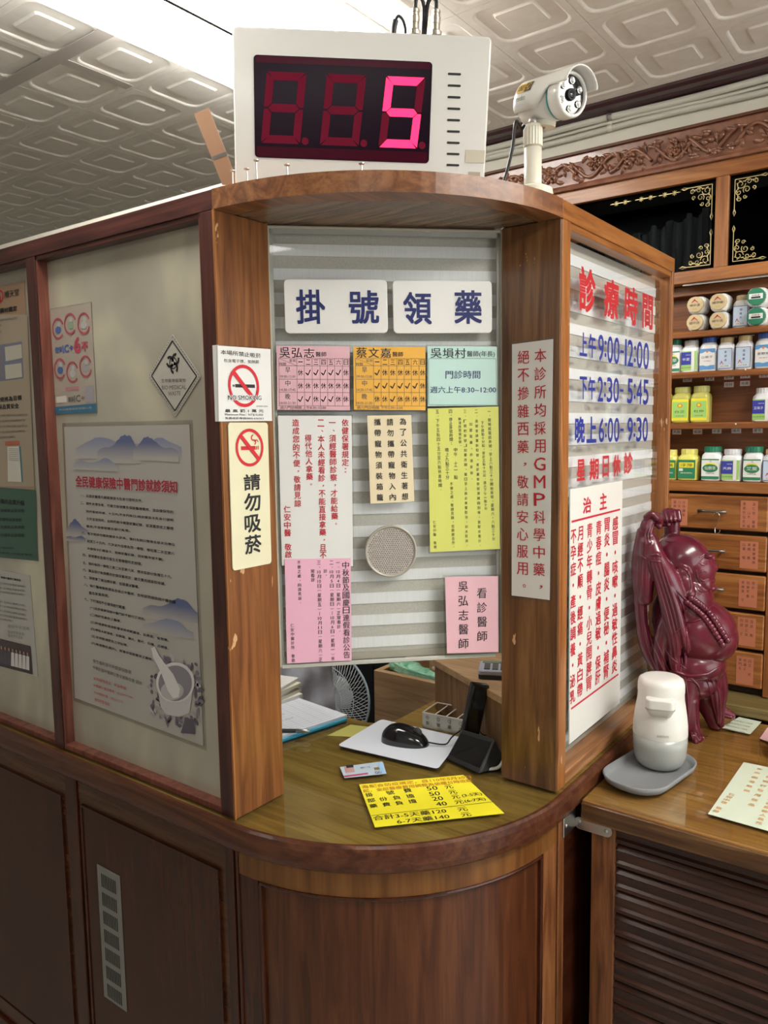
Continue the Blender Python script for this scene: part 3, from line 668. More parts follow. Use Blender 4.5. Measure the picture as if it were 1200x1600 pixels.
s.line('最 高 罰 1 萬 元', Z7(84,513), Z7(338,514), 5, BLACK, bold=.012); s.line('Maximum Fine：NT$10,000', Z7(84,538), Z7(334,541), 3.8, BLACK, bold=.008); s.line('免費戒菸專線0800-636363', Z7(84,562), Z7(338,563), 3.8, BLACK, bold=.008)
s.line('臺東縣衛生局廣告', Z7(290,483), Z7(365,484), 2.2, GREYI); s.flush(s.t)
# the strip folded round the corner onto the front of the post
q = [px(*Z7(6,83),0,-.001), px(*Z7(44,583),0,-.001)]
MB().box((-.0016, A-.0034, q[1].z), (-.0008, A+.010, q[0].z)).build('folded_edge', PAPER, s.t)
IV = mat('ivory_acrylic', (.78,.74,.52), .3, coat=.4)
s = sheet('no_smoking_plaque', 'ivory rounded plaque reading 請勿吸菸 below the NO SMOKING notice on the left jamb', 'sign', [Z7(103,590),Z7(365,585),Z7(392,1515),Z7(138,1560)], JO, JN, IV, off=.0004, th=.003, radius=.006)
s.split = [0]
nosmoke(s, Z7(243,755), 21.6, 29.2, 1)
for c, y0, y1 in (('請',928,1035),('勿',1052,1172),('吸',1195,1310),('菸',1328,1450)): s.rect(c, *Z7(204+(y0-928)*.02,y0), *Z7(312+(y0-928)*.02,y1), BLACK, bold=.022, res=4)
s.flush(s.t)
# ------------------------------------------------------------------ paper on the right jamb (plane x = A)
KO, KN = V((A-.0022, 0, 0)), V((-1,0,0))
s = sheet('paper_notice', 'long white laminated notice with two red vertical columns on the right jamb', 'notice', [(800.8,538),(864.8,529.8),(859.4,937.3),(800.2,930)], KO, KN, mat('off_white_paper', (.72,.70,.67), .5), off=.0012, film=.004)
s.split = [0]
s.col('本診所均採用GMP科學中藥，', (845.5,541), (842.8,930), 19, RED, bold=.008); s.col('絕不摻雜西藥，敬請安心服用。', (819,544), (816.8,928), 18.5, RED, bold=.008); s.flush(s.t, 'lettering')

# ================================================================== right-hand glass (plane y = .0135)
GO, GN = V((0, .0135, 0)), V((0,-1,0))
def Y4(x, y): return (770+x/3.638, 380+y/3.638)
def Y5(x, y): return (770+x/3.077, 740+y/3.077)
LR = mat('adhesive_red', (.48,.022,.03), .4); LB = mat('adhesive_blue', (.018,.035,.26), .4)
def decal(name, label, fn):
    t = thing(name, label, 'lettering', M=mat4(px(950,800,1,GO.y), (1,0,0), (0,0,1), GN)); s = Surf(GO, (1,0,0), GN, .0002); s.split = [0]; fn(s); s.flush(t, 'lettering')
def f1(s):
    for c, x0, x1, y0, y1 in (('診',488,582,140,395),('療',630,714,205,430),('時',748,822,248,465),('間',848,908,292,488)): s.rect(c, *Y4(x0,y0), *Y4(x1,y1), LR, bold=.03, res=4)
decal('window_lettering', 'red adhesive characters 診療時間, top line on the right-hand glass', f1)
def hours(cj, num, a, b, c, h, hc):
    def f(s): s.chars(cj, Y4(*a), Y4(*b), hc/3.638, LB, bold=.03, res=4); s.chars(num, Y4(*b2), Y4(*c), h/3.638, LB, bold=.02, res=4)
    b2 = (b[0]+6, b[1]+3); return f
decal('window_lettering', 'blue adhesive line 上午9:00-12:00, topmost blue line on the right-hand glass', hours('上午', '9:00-12:00', (488,570), (588,590), (888,645), 152, 135))
decal('window_lettering', 'blue adhesive line 下午2:30-5:45, middle blue line on the right-hand glass', hours('下午', '2:30- 5:45', (488,822), (585,826), (886,848), 142, 130))
decal('window_lettering', 'blue adhesive line 晚上6:00-9:30, lowest blue line on the right-hand glass', hours('晚上', '6:00- 9:30', (460,1062), (592,1060), (882,1058), 138, 150))
def f5(s):
    for i, c in enumerate('星期日休診'):
        x = (498, 574, 640, 702, 768)[i]; y = (1288, 1283, 1268, 1262, 1248)[i]; hw = (23, 26, 18, 22, 25)[i]; s.rect(c, *Y4(x-hw,y-60), *Y4(x+hw,y+62), LR, bold=.03, res=4)
decal('window_lettering', 'red adhesive characters 星期日休診 below the blue hours on the right-hand glass', f5)
s = sheet('treatment_sign', 'white board with red vertical ailment list headed 主治, on the lower right-hand glass', 'sign', [Y5(366,76),Y5(618,33),Y5(605,1100),Y5(362,1300)], GO, GN, mat('white_board', (.74,.73,.69), .35, coat=.3), off=.0006, th=.002)
s.split = [0]
s.rect('治', *Y5(427,112), *Y5(466,190), RED, bold=.02, res=4); s.rect('主', *Y5(507,92), *Y5(541,172), RED, bold=.02, res=4)
s.seg(Y5(372,231), Y5(605,172), .004, RED); s.seg(Y5(369,1130), Y5(597,963), .004, RED)
for body, a, b in (('感冒．咳嗽．過敏性鼻炎',(583,203),(578,958)),('胃炎．腸炎．便秘．補腎',(543,208),(538,985)),('青春痘．皮膚過敏．保肝',(503,222),(498,1012)),('青少年轉骨．小兒開脾胃',(459,234),(455,1042)),('月經不順．經痛．黃白帶',(414,248),(412,1076)),('不孕症．產後調養．泌乳',(381,262),(376,1108))):
    s.col(body, Y5(*a), Y5(*b), 8.6, RED, bold=.015)
s.flush(s.t, 'lettering')

# ================================================================== left wall glass (plane x = .0255)
LO, LN = V((.0255, 0, 0)), V((-1,0,0))
def X6(x, y): return (60+x/2.667, 640+y/2.667)
def X5(x, y): return (60+x/3.158, 360+y/3.158)
POST = mat('poster_paper', (.42,.39,.36), .3, coat=.35)
s = sheet('health_notice_poster', 'large poster with blue mountains, black rules list and mortar picture on the left glass', 'poster', [X6(110,72),X6(632,62),X6(690,1400),X6(155,1200)], LO, LN, POST, off=.0008, film=.008)
def grad_mat(name, top, bot, z0, z1):
    m_ = mat(name, top, .4); nt = m_.node_tree; N = nt.nodes; L = nt.links; tc = N.new('ShaderNodeTexCoord'); sx = N.new('ShaderNodeSeparateXYZ'); L.new(tc.outputs['Generated'], sx.inputs[0])
    r = N.new('ShaderNodeValToRGB'); r.color_ramp.elements[0].position = z0; r.color_ramp.elements[1].position = z1; r.color_ramp.elements[0].color = (*bot, 1); r.color_ramp.elements[1].color = (*top, 1)
    L.new(sx.outputs[1], r.inputs[0]); L.new(r.outputs[0], nt.nodes['Principled BSDF'].inputs['Base Color']); return m_
PB = (.42,.39,.36)
def mount(s, x0, y0, x1, y1, h, seed, m_, slope=0., layer=0):
    rr = random.Random(seed); n = 22; top = []
    for i in range(n+1):
        t_ = i/n; e = math.sin(PI*t_)**.5; y = (.25+.75*(.5+.5*math.sin(t_*7+seed))*e*(.75+.25*rr.random()))*h*min(1, 4*t_+.2)*min(1, 4*(1-t_)+.2)
        top.append((x0+(x1-x0)*t_, y0+(y1-y0)*t_-y))
    pts = top + [(x1, y1+h*.55), (x0, y0+h*.55)]
    P = [s.loc(*X6(*p)) for p in pts]; base = [(s.loc(*X6(x0+(x1-x0)*i/n, y0+(y1-y0)*i/n+h*.55))) for i in range(n+1)]
    tp = P[:n+1]; b = MB(); vs = [(x_, y_, .0006+layer*.0002) for x_, y_ in tp+base]; b.add(vs, [(i, i+1, n+2+i, n+1+i) for i in range(n)], s.M())
    # build in the sheet's own frame so that Generated coordinates run up the paper
    o = b.build('mountain_print', m_, s.t)
MT = grad_mat('mountain_blue', (.10,.12,.24), PB, .12, .75); MT2 = grad_mat('mountain_blue_pale', (.22,.24,.36), PB, .1, .9)
mount(s, 160, 165, 600, 160, 75, 1, MT2); mount(s, 250, 178, 430, 178, 85, 3, MT, layer=1); mount(s, 400, 170, 590, 180, 70, 6, MT, layer=2); mount(s, 150, 228, 335, 235, 40, 2, MT2, layer=3)
mount(s, 118, 500, 210, 505, 50, 5, MT); mount(s, 118, 535, 200, 540, 20, 8, MT, layer=1); mount(s, 440, 830, 668, 850, 70, 9, MT); mount(s, 440, 895, 650, 930, 50, 4, MT2, layer=1)
s.line('全民健康保險中醫門診就診須知', X6(160,298), X6(583,322), 20, mat('halo_pale', (.50,.46,.45), .5), bold=.09, layer=1); s.line('全民健康保險中醫門診就診須知', X6(160,298), X6(583,322), 19, mat('title_maroon', (.36,.02,.04), .5), bold=.025, layer=2)
T = [('一、民眾就醫應先繳驗健保卡及身分證明文件。',180,357,440,380),('二、證件未帶全者，可繳交掛號費及保險醫療費用，並由健保特約',180,388,567,427),('院所掣給收據。十日內(不含例假日)補送健保卡及身分證明',205,424,568,461),('文件至原院所。由院所刷卡補登就醫紀錄，並退還原收之醫療',205,454,568,495),
('費用(不含掛號費及部分負擔)。',205,486,390,506),('三、每次就診均需刷健保卡(針灸、傷科及脫臼整復自首次治療日',185,513,572,563),('起至三十日內，六次以內治療為同一療程，療程第二次至第六',208,547,572,600),('次健保卡仍需過卡，登錄就醫紀錄，但就醫序號不變)。',208,578,530,626),
('四、掛號費依各縣市衛生主管機關所定辦理。',190,604,437,643),('五、傷科每同一療程之第二次至第六次，應收取部分負擔五十元。',190,637,562,697),('六、藥品部分負擔費用依健保署規定：繳交費用請索取收據。',190,666,535,726),('七、請確實了解治療計劃，並謹遵以醫囑。',193,696,425,739),
('八、執行醫療業務應為合格之中醫師，如有疑問請詢問中醫師證',195,728,578,802),('書及執業執照。',215,762,300,776),('九、下列項目不在健保給付範圍：',197,788,370,826),('(一)全民健康保險中醫門診不給付之項目。',220,824,450,874),('(二)預防性藥劑之醫療。',220,853,350,882),
('(三)對健康無直接影響或疾病範圍者，如黑斑、雀斑等。',222,884,548,962),('(四)療程未期滿者，如飲頭、藥丸、散光、白蟻、近視等。',222,912,548,995),('(五)非病態減肥及三伏貼等。',225,942,378,983),('(六)無適應症(飲片)、高價非保險需求之藥物。',225,971,483,1042)]
for body, a, b, c, d in T: s.line(body, X6(a,b), X6(c,d), 4.9, BLACK, bold=.012, res=1, layer=2)
s.line('衛生福利部中央健康保險署', X6(232,1045), X6(392,1094), 6, GREYI, bold=.01, res=1, layer=2); s.line('中華民國中醫師公會全國聯合會 謹啟', X6(232,1072), X6(436,1140), 6, GREYI, bold=.01, res=1, layer=2)
RP = mat('faded_red_ink', (.50,.10,.10), .6)
for body, a, b, c, d in (('如有疑問請洽．申訴專線：',235,1118,375,1162),('中醫師公會全聯會：(02)29590939',235,1148,398,1200),('中央健保分會：(02)5232912',238,1178,356,1218),('本院所管理處：',238,1206,305,1228)): s.line(body, X6(a,b), X6(c,d), 5.2, RP, bold=.006, res=1, layer=2)
# mortar, pestle and herbs printed at the bottom right
HB = [mat('print_herb_%d' % i, c, .6) for i, c in enumerate([(.10,.085,.11),(.20,.18,.22),(.34,.31,.34),(.46,.43,.43),(.15,.11,.15)])]
rr = random.Random(3)
for k in range(120):
    a = rr.uniform(0, 2*PI); q = rr.uniform(.75, 1.3); X_, Y_ = 585+95*q*math.cos(a), 1185+125*q*math.sin(a)
    if not (440 < X_ < 682 and Y_ < 1372-(682-X_)*.42 and Y_ > 1030): continue
    p = s.loc(*X6(X_, Y_)); s.disc(*p, rr.uniform(.004,.011), rr.uniform(.002,.005), HB[rr.randrange(5)], 10, rr.uniform(0, PI), layer=1+k % 3)
bowl = mat('print_bowl', (.52,.49,.50), .6); bowl2 = mat('print_bowl_dark', (.24,.22,.25), .6); bowl3 = mat('print_bowl_light', (.66,.63,.62), .6)
def E_(cx, cy, rx, ry, m_, layer, n=28): s.quad([X6(cx+rx*math.cos(2*PI*i/n), cy+ry*math.sin(2*PI*i/n)) for i in range(n)], m_, layer)
s.quad([X6(498,1130),X6(515,1235),X6(540,1268),X6(590,1278),X6(635,1262),X6(652,1150)], bowl, 4); E_(577,1135,80,84,bowl3,5); E_(577,1138,70,74,bowl2,6); E_(565,1170,48,38,HB[3],7)
s.quad([X6(478,992),X6(492,985),X6(512,1025),X6(570,1100),X6(598,1160),X6(592,1196),X6(570,1200),X6(548,1170),X6(520,1095),X6(486,1030)], bowl3, 8)
s.quad([X6(620,1280),X6(655,1290),X6(660,1350),X6(600,1345)], HB[0], 6)
s.flush(s.t)

# insurance card poster, upper left of the big light
s = sheet('insurance_card_poster', 'small worn poster with six round red pictograms and 6不 on the upper left glass', 'poster', [X5(62,392),X5(262,356),X5(290,898),X5(90,908)], LO, LN, mat('aged_poster', (.40,.34,.28), .35, coat=.3), off=.0008, film=.002)
PR = mat('pictogram_red', (.42,.06,.10), .5); PBl = mat('pictogram_blue', (.07,.13,.32), .5); PG = mat('pictogram_green', (.28,.36,.24), .5)
for (x_, y_), m2 in zip(((102,485),(162,462),(229,460),(112,683),(173,700),(238,672)), (PBl, PG, HB[3], PBl, HB[3], HB[2])):
    c = s.loc(*X5(x_,y_)); r = .0215; s.ring(*c, r*.82, r, PR, 20, 320 if x_ < 200 else 340, layer=1); s.disc(c[0], c[1]-.003, r*.5, r*.35, m2, 12); s.disc(c[0]+.003, c[1]+.008, r*.28, r*.25, HB[3], 10)
s.line('健保', X5(87,592), X5(122,586), 9, PBl, bold=.03); s.line('IC', X5(124,588), X5(155,582), 13, PBl, bold=.05); s.line('卡', X5(156,582), X5(175,580), 9, PBl, bold=.03); s.line('6', X5(180,568), X5(214,565), 26, PR, bold=.06); s.line('不', X5(217,575), X5(250,572), 15, PR, bold=.06)
s.line('請妥善保管', X5(138,783), X5(206,778), 7, mat('print_pink', (.55,.22,.26), .5), bold=.03); s.line('健保', X5(150,835), X5(180,832), 8, GREYI, bold=.02); s.line('IC', X5(182,832), X5(212,828), 11, GREYI, bold=.03); s.line('卡', X5(214,830), X5(232,827), 7, GREYI, bold=.02)
s.quad([X5(234,770),X5(272,762),X5(278,845),X5(240,852)], HB[2], 0); s.quad([X5(92,822),X5(142,815),X5(145,848),X5(95,852)], mat('print_pale', (.62,.58,.52), .5), 0); s.quad([X5(85,872),X5(290,853),X5(291,898),X5(90,908)], mat('print_teal', (.035,.15,.24), .4), 1)
s.line('中央健康保險局關心您', X5(108,886), X5(270,874), 3.5, HB[3], layer=2, res=1); s.flush(s.t)
# bio-medical diamond
s = sheet('biomedical_waste_sticker', 'diamond shaped BIO-MEDICAL WASTE sticker on the upper right of the left glass', 'sticker', [X5(665,512),X5(805,720),X5(680,918),X5(545,718)], LO, LN, mat('sticker_paper', (.46,.43,.38), .4), off=.0008)
DI = [(665,545),(785,720),(678,890),(563,718)]
for i in range(4): s.seg(X5(*DI[i]), X5(*DI[(i+1)%4]), .0026, BLACK)
DJ = [(665,522),(799,720),(680,908),(551,718)]
for i in range(4):
    for k in range(16):
        f = lambda t_: (DJ[i][0]+(DJ[(i+1)%4][0]-DJ[i][0])*t_, DJ[i][1]+(DJ[(i+1)%4][1]-DJ[i][1])*t_)
        s.seg(X5(*f(k/16)), X5(*f((k+.62)/16)), .0010, BLACK)
cx, cy = s.loc(*X5(670,655)); r = abs(s.loc(*X5(670,585))[1]-s.loc(*X5(670,722))[1])*.42
for a in (90, 210, 330):
    ox, oy = cx+r*.62*math.cos(math.radians(a)), cy+r*.62*math.sin(math.radians(a)); s.ring(ox, oy, r*.40, r*.72, BLACK, a+28, a+332, 26)
s.ring(cx, cy, r*.58, r*.72, BLACK, layer=1); s.ring(cx, cy, 0, r*.16, mat('sticker_white', (.46,.43,.38), .5), layer=2)
s.line('生物醫療廢棄物', X5(612,742), X5(732,740), 6, GREYI, bold=.004); s.line('BIO·MEDICAL', X5(614,776), X5(734,773), 6.4, GREYI); s.line('WASTE', X5(645,806), X5(706,803), 6.4, GREYI); s.flush(s.t)

# posters on the far left light
def W4(x, y): return (x/5.333, 400+y/5.333)
def W6(x, y): return (x/4.444, 700+y/4.444)
def leftsheet(name, label, cat, tr, br, width, m_, off=.0008, film=.002):
    a, b = pxp(*tr, LO, LN), pxp(*br, LO, LN)
    n = LN; o = V((LO.x, a.y+width, a.z)); s = Surf(o, (0,-1,0), n, off+.0008); t = thing(name, label, cat, M=mat4(o+n*off, s.x, s.y, n))
    w0 = width; w1 = width+(a.y-b.y); h0 = a.z-b.z
    MB().prism([(0,-h0),(w1,-h0),(w0,0),(0,0)], 0, .0008).build('sheet', m_, t, world=False); s.t = t; return s
s = leftsheet('herb_quality_poster', 'tall tan and green medicine quality poster on the far left glass', 'poster', (38.8,438.4), (60.8,877), .30, mat('tan_poster', (.34,.21,.13), .3, coat=.3))
s.quad([W6(-160,262),W6(252,290),W6(268,783),W6(-160,745)], mat('poster_green', (.035,.10,.07), .35), 0)
s.quad([(0-30,446+45),(44,470+22),(55,760),(-30,760)], mat('poster_buff', (.36,.29,.21), .4), 0)
s.line('順天堂', W4(46,325), W4(166,300), 11, BLACK, bold=.01, layer=1); c = s.loc(*W4(12,335)); s.ring(*c, .009, .013, RED, layer=1); s.ring(c[0]-.012, c[1]-.006, .009, .013, RED, layer=1)
s.line('正確藥材鑑定', W4(-60,470), W4(152,435), 8, BLACK, bold=.03, layer=1)
for a, b, c_, d in ((-60,545,158,515),(-60,588,20,578),(-60,640,22,632)): s.line('藥材鑑定由專業人員負責品質鑑定', W4(a,b), W4(c_,d), 3.8, GREYI, layer=1, res=1)
s.quad([W4(-120,760),W4(192,712),W4(207,1020),W4(-120,1062)], mat('poster_slate', (.17,.18,.24), .5), 1)
for a, b in ((760,735),(910,893)): s.quad([W4(50,a),W4(188,b),W4(195,b+115),W4(58,a+118)], mat('poster_buff2', (.50,.46,.38), .5), 2)
s.quad([W4(-120,770),W4(28,745),W4(38,1035),W4(-120,1055)], HB[1], 2)
s.line('瑞士規格為目標', W4(-60,1205), W4(190,1180), 8, BLACK, bold=.03, layer=1); s.line('確保品質安全', W4(-40,1262), W4(166,1248), 8, BLACK, bold=.03, layer=1)
for i in range(5): s.line('定期檢驗藥材安全性監測微生物重金屬農藥殘留', W4(-100,1335+i*46), W4(238-18*(i%2)-(100 if i == 4 else 0),1322+i*46), 3.6, GREYI, layer=1, res=1)
s.quad([W6(58,-10),W6(140,-12),W6(165,235),W6(62,232)], mat('poster_white', (.60,.57,.50), .5), 1); s.quad([W6(140,-12),W6(152,-12),W6(168,235),W6(158,235)], mat('poster_tealbar', (.05,.20,.24), .5), 2); s.quad([W4(52,1545),W4(168,1540),W4(172,1575),W4(54,1580)], mat('poster_red', (.45,.12,.07), .5), 2)
for i in range(7): s.seg(W6(70,5+i*13), W6(138,8+i*13), .0007, GREYI, 2)
s.line('提升漢方中藥的品質升級', W6(-120,360), W6(178,382), 8, BLACK, bold=.03, layer=1)
for a, b in ((430,436),(488,500),(545,550),(600,606)): s.line('濃縮中藥製劑 符合國家品質規範', W6(-150,a), W6(178-20*((a//50)%2),b), 5.2, BLACK, bold=.01, layer=1, res=1)
for a, b in ((686,694),(715,742)): s.line('順天堂藥廠股份有限公司服務專線', W6(-150,a), W6(230 if a > 700 else 100,b), 3, BLACK, layer=1, res=1)
s.flush(s.t)
s = leftsheet('letter_with_photograph', 'white letter with a group photograph at its foot on the far left glass', 'letter', W6(210,885), W6(266,1590), .20, mat('letter_paper', (.46,.44,.41), .5))
s.line('感謝中醫師公會來函', W6(12,897), W6(150,918), 3.5, BLACK, bold=.02, res=1)
for i, (a, b, x1) in enumerate(((930,962,186),(965,993,188),(992,1020,180),(1055,1095,190),(1085,1125,192),(1115,1160,190),(1145,1190,195),(1175,1200,95))): s.line('中醫藥事務承蒙貴院鼎力支持特此致謝並祝順心', W6(-130,a-12), W6(x1,b), 3.2, GREYI, res=1)
for a, x0, x1 in ((1235,60,212),(1275,60,175),(1300,62,165)): s.line('敬祝平安喜樂', W6(x0,a), W6(x1,a+18), 5, mat('handwriting_grey', (.3,.28,.28), .6), res=1)
s.quad([W6(-140,1285),W6(220,1375),W6(235,1572),W6(-140,1475)], mat('photo_dark', (.05,.03,.035), .3), 1)
for i in range(11):
    x_ = -60+i*26; y_ = 1372+x_*.25; c_ = (HB[0] if i < 6 else bowl3) ; s.quad([W6(x_-10,y_+20),W6(x_+10,y_+24),W6(x_+12,y_+120),W6(x_-12,y_+114)], c_, 2); cx, cy = s.loc(*W6(x_, y_+8)); s.disc(cx, cy, .0032, .0045, mat('photo_skin', (.42,.26,.18), .6), 10, layer=3)
s.flush(s.t)

# ================================================================== number display on top of the booth
k_ = 1.08
DO = CAM + (V((-.0205,.3427,1.0733))-CAM)*k_
DM3 = (Matrix.Rotation(-.8915,3,'Z') @ Matrix.Rotation(.1433,3,'X') @ Matrix.Rotation(.0345,3,'Y'))
dx_, dy_, dz_ = [DM3 @ V(e) for e in ((1,0,0),(0,1,0),(0,0,1))]
DW, DH = .3858*k_, .2037*k_; DB = -.040
DMat = mat4(DO, dx_, dz_, dx_.cross(dz_))      # x right, y up, z = towards the customer
t = thing('number_display', 'white queue number display with red LED digits showing 5, on top of the booth', 'display', M=DMat)
c = MB().prism(rrect(DW, DH-DB, .008, cx=DW/2, cy=(DH+DB)/2), -.085, 0).build('casing', WHITE, t, world=False, bevel=.003, seg=3)
WX0, WX1, WZ0, WZ1 = .0309*k_, .2978*k_, .0247*k_, .1659*k_
M_SCR = mat('dark_red_screen', (.012,.004,.012), .2, coat=0, spec=.12)
wx, wz = WX1-WX0, WZ1-WZ0
MB().prism(rrect(wx, wz, .006, cx=(WX0+WX1)/2, cy=(WZ0+WZ1)/2), 0, .0012).build('screen', M_SCR, t, world=False)
M_SC2 = mat('screen_red_band', (.055,.003,.014), .2, coat=0, spec=.12)
for a, b in ((WZ0+.001, WZ0+.017), (WZ1-.011, WZ1-.001)): MB().box((WX0+.003, a, .0012), (WX1-.003, b, .0014)).build('screen_band', M_SC2, t, world=False)
M_ON = mat('led_on', (.6,.02,.08), .4, emit=(1,.012,.075), es=1.9); M_OFF = mat('led_off', (.16,.006,.026), .4, spec=.1)
def digit(cx, cy, w_, h_, on, idx):
    th = .0125; sl = .10; g = .0007
    def P(x_, y_): return (cx+x_+y_*sl, cy+y_, .0016)
    a, b = w_/2, h_/2
    def hseg(y_): return [(-a+g+th/2,y_),(-a+g+th, y_+th/2),(a-g-th,y_+th/2),(a-g-th/2,y_),(a-g-th,y_-th/2),(-a+g+th,y_-th/2)]
    top = [(-a+g+.001,b),(a-g-.001,b),(a-th-g,b-th),(-a+th+g,b-th)]; bot = [(x_,-y_) for x_, y_ in top]
    def vseg(s_, y0, y1): return [(s_*a,y1-.0015),(s_*a,y0+.0015),(s_*(a-th*.5),y0+(th*.1)),(s_*(a-th),y0+th*.6),(s_*(a-th),y1-th*.9)] if y0 >= -.001 else [(s_*a,y1-.0015),(s_*a,y0+.0015),(s_*(a-th),y0+th*.9),(s_*(a-th),y1-th*.6),(s_*(a-th*.5),y1-th*.1)]
    segs = {'a': top, 'd': bot, 'g': hseg(0), 'f': vseg(-1,0,b), 'b': vseg(1,0,b), 'e': vseg(-1,-b,0), 'c': vseg(1,-b,0)}
    for k, p in segs.items(): 
        o = MB().poly([P(*q) for q in p]).build('led_segment', M_ON if k in on else M_OFF, t, world=False)
    MB().poly([(cx+a+.0085-b*sl+.0058*math.cos(2*PI*i/16), cy-b+.005+.0058*math.sin(2*PI*i/16), .0016) for i in range(16)]).build('decimal_point', M_OFF, t, world=False)
dw, dh = wx*.222, wz*.70
for i, on in enumerate(('', '', 'afgcd')): digit(WX0+wx*(.165+.335*i), WZ0+wz*.495, dw, dh, on, i)
MB().box((DW-.068, .0, -.001), (DW-.067,.001,0)) 
vt = MB()
for i in range(10): vt.prism(rrect(.0215, .0034, .0016, 3, cx=DW-.0585+(.0005*i), cy=DH-.058-i*.0172+.001), -.001, .0008)
vt.build('vent_slots', mat('slot_dark', (.03,.028,.025), .8), t, world=False, kind='stuff')
M_TP = clear('sticky_tape', (.86,.80,.62), .2)
MB().box((DW-.034, .030, .0004), (DW-.002, .050, .0010)).build('tape_patch', mat('yellowed_tape', (.62,.58,.46), .4), t, world=False)
MB().box((DW-.028, .004, .0004), (DW-.008, .016, .0010)).build('tape_patch', mat('brown_residue', (.50,.42,.32), .6), t, world=False)
BR = mat('nickel', (.52,.49,.42), .28, 1)
for i, x_ in enumerate((.292, .326)):
    R_ = Matrix.Translation(V((x_, DH-.002, -.018))) @ Matrix.Rotation(-PI/2, 4, 'X')
    o = MB().lathe([(.0088,0),(.0088,.004),(.0105,.005),(.0105,.011),(.0075,.013),(.0072,.022),(.0078,.023),(.0078,.032),(.0066,.033),(.0066,.037),(.0072,.038),(.0072,.042),(.005,.044)], 18, R_).build('connector', BR, t, world=False, smooth=False)
CB = MB()
def P3(*a): return [V(q) for q in a]
def smooth_path(pts, n=8):
    pts = [V(p) for p in pts]; out = []
    for i in range(len(pts)-1):
        p0, p1, p2, p3 = pts[max(i-1,0)], pts[i], pts[i+1], pts[min(i+2,len(pts)-1)]
        for k in range(n):
            q = k/n; out.append(.5*((2*p1)+(p2-p0)*q+(2*p0-5*p1+4*p2-p3)*q*q+(3*p1-p0-3*p2+p3)*q*q*q))
    return out+[pts[-1]]
for x_, s_ in ((.292, 1), (.326, -1)):
    MB().tube(smooth_path([(x_, DH+.040, -.018), (x_+s_*.001, DH+.054, -.018), (x_+s_*.007, DH+.060, -.022), (x_+s_*.0135, DH+.050, -.026), (x_+s_*.0155, DH+.02, -.03), (x_+s_*.0155, DH-.06, -.090), (x_+s_*.01, DH-.19, -.098)]), .0033, 8).build('cable', BLACKP, t, world=False, smooth=True)
MB().tube(smooth_path([(.258, DH-.002, -.02), (.2585, DH+.012, -.02), (.261, DH+.024, -.02)]), [.0048]*17, 10).build('cable_plug', BLACKP, t, world=False, smooth=True)
MB().tube(smooth_path([(.261, DH+.024, -.02), (.266, DH+.030, -.02), (.275, DH+.022, -.026), (.279, DH, -.04), (.28, DH-.08, -.092)]), .0022, 8).build('cable', BLACKP, t, world=False, smooth=True)
# support blocks under the leaning box
MB().box((.04, DB-.002, -.07), (.12, DB+.004, -.02)).build('foot', BLACKP, t, world=False)
# nails along the fascia
for (u, v, h, lb) in ((384, 271, .020, 'nail standing in the booth top nearest the display left corner'), (449, 262, .016, 'nail standing in the booth top below the first red digit'), (565, 257, .013, 'nail standing in the booth top below the middle red digit'), (365, 256, .030, 'long nail standing between the cardboard strip and the display'), (359, 275, .022, 'bright nail leaning at the foot of the cardboard strip')):
    p = px(u, v+12, 2, ZB+.002); p = V((max(p.x,.006), p.y, ZB)); 
    if (V((p.x-A, p.y-A)).length > A-.008) and p.y < A and p.x < A: q = V((p.x-A, p.y-A)).normalized()*(A-.010); p = V((A+q.x, A+q.y, ZB))
    tn = thing('nail', lb, 'nail', p); MB().tube([(p.x, p.y, ZB-.004), (p.x, p.y, ZB+h)], .0013, 6).build('shank', STEEL, tn); MB().lathe([(.0012,0),(.0046,.002),(.0046,.0032),(.0003,.0036)], 12, Matrix.Translation(V((p.x, p.y, ZB+h-.001)))).build('head', STEEL, tn)
# cardboard strip leaning
CBD = mat('brown_cardboard', (.30,.16,.085), .65)
n0 = V((-.8,-.6,0)); o0 = V((.03,.475,ZB))
pts = [pxp(u, v, o0, n0) for u, v in ((303,178),(326,168.5),(373,288),(347,288))]
tn = thing('cardboard_strip', 'brown cardboard strip with a grey tape band leaning left of the number display', 'strip', (o0.x, o0.y, ZB))
b = MB(); bk = V((.8,.6,0))*.004; b.add([*pts, *[p+bk for p in pts]], [(0,1,2,3),(7,6,5,4),(0,4,5,1),(1,5,6,2),(2,6,7,3),(3,7,4,0)]); b.build('strip', CBD, tn)
tq = [pxp(u, v, o0+n0*.0006, n0) for u, v in ((331,245),(353,237),(355,242),(333,250))]
b = MB(); b.add([*tq, *[p+bk*.05 for p in tq]], [(0,1,2,3),(7,6,5,4),(0,4,5,1),(1,5,6,2),(2,6,7,3),(3,7,4,0)]); b.build('tape_band', mat('grey_tape', (.10,.10,.10), .5), tn)
# pale board lying behind the left beam
tb_ = thing('pale_board', 'pale cream board lying on top of the booth behind the left beam', 'board', (.09, .5, ZB))
MB().prism([(.44,ZB),(2.45,ZB),(2.45,1.128),(.44,1.1175)], 0, .014, mat4(V((.10,0,0)), (0,1,0), (0,0,1), (1,0,0))).build('board', CREAM, tb_)

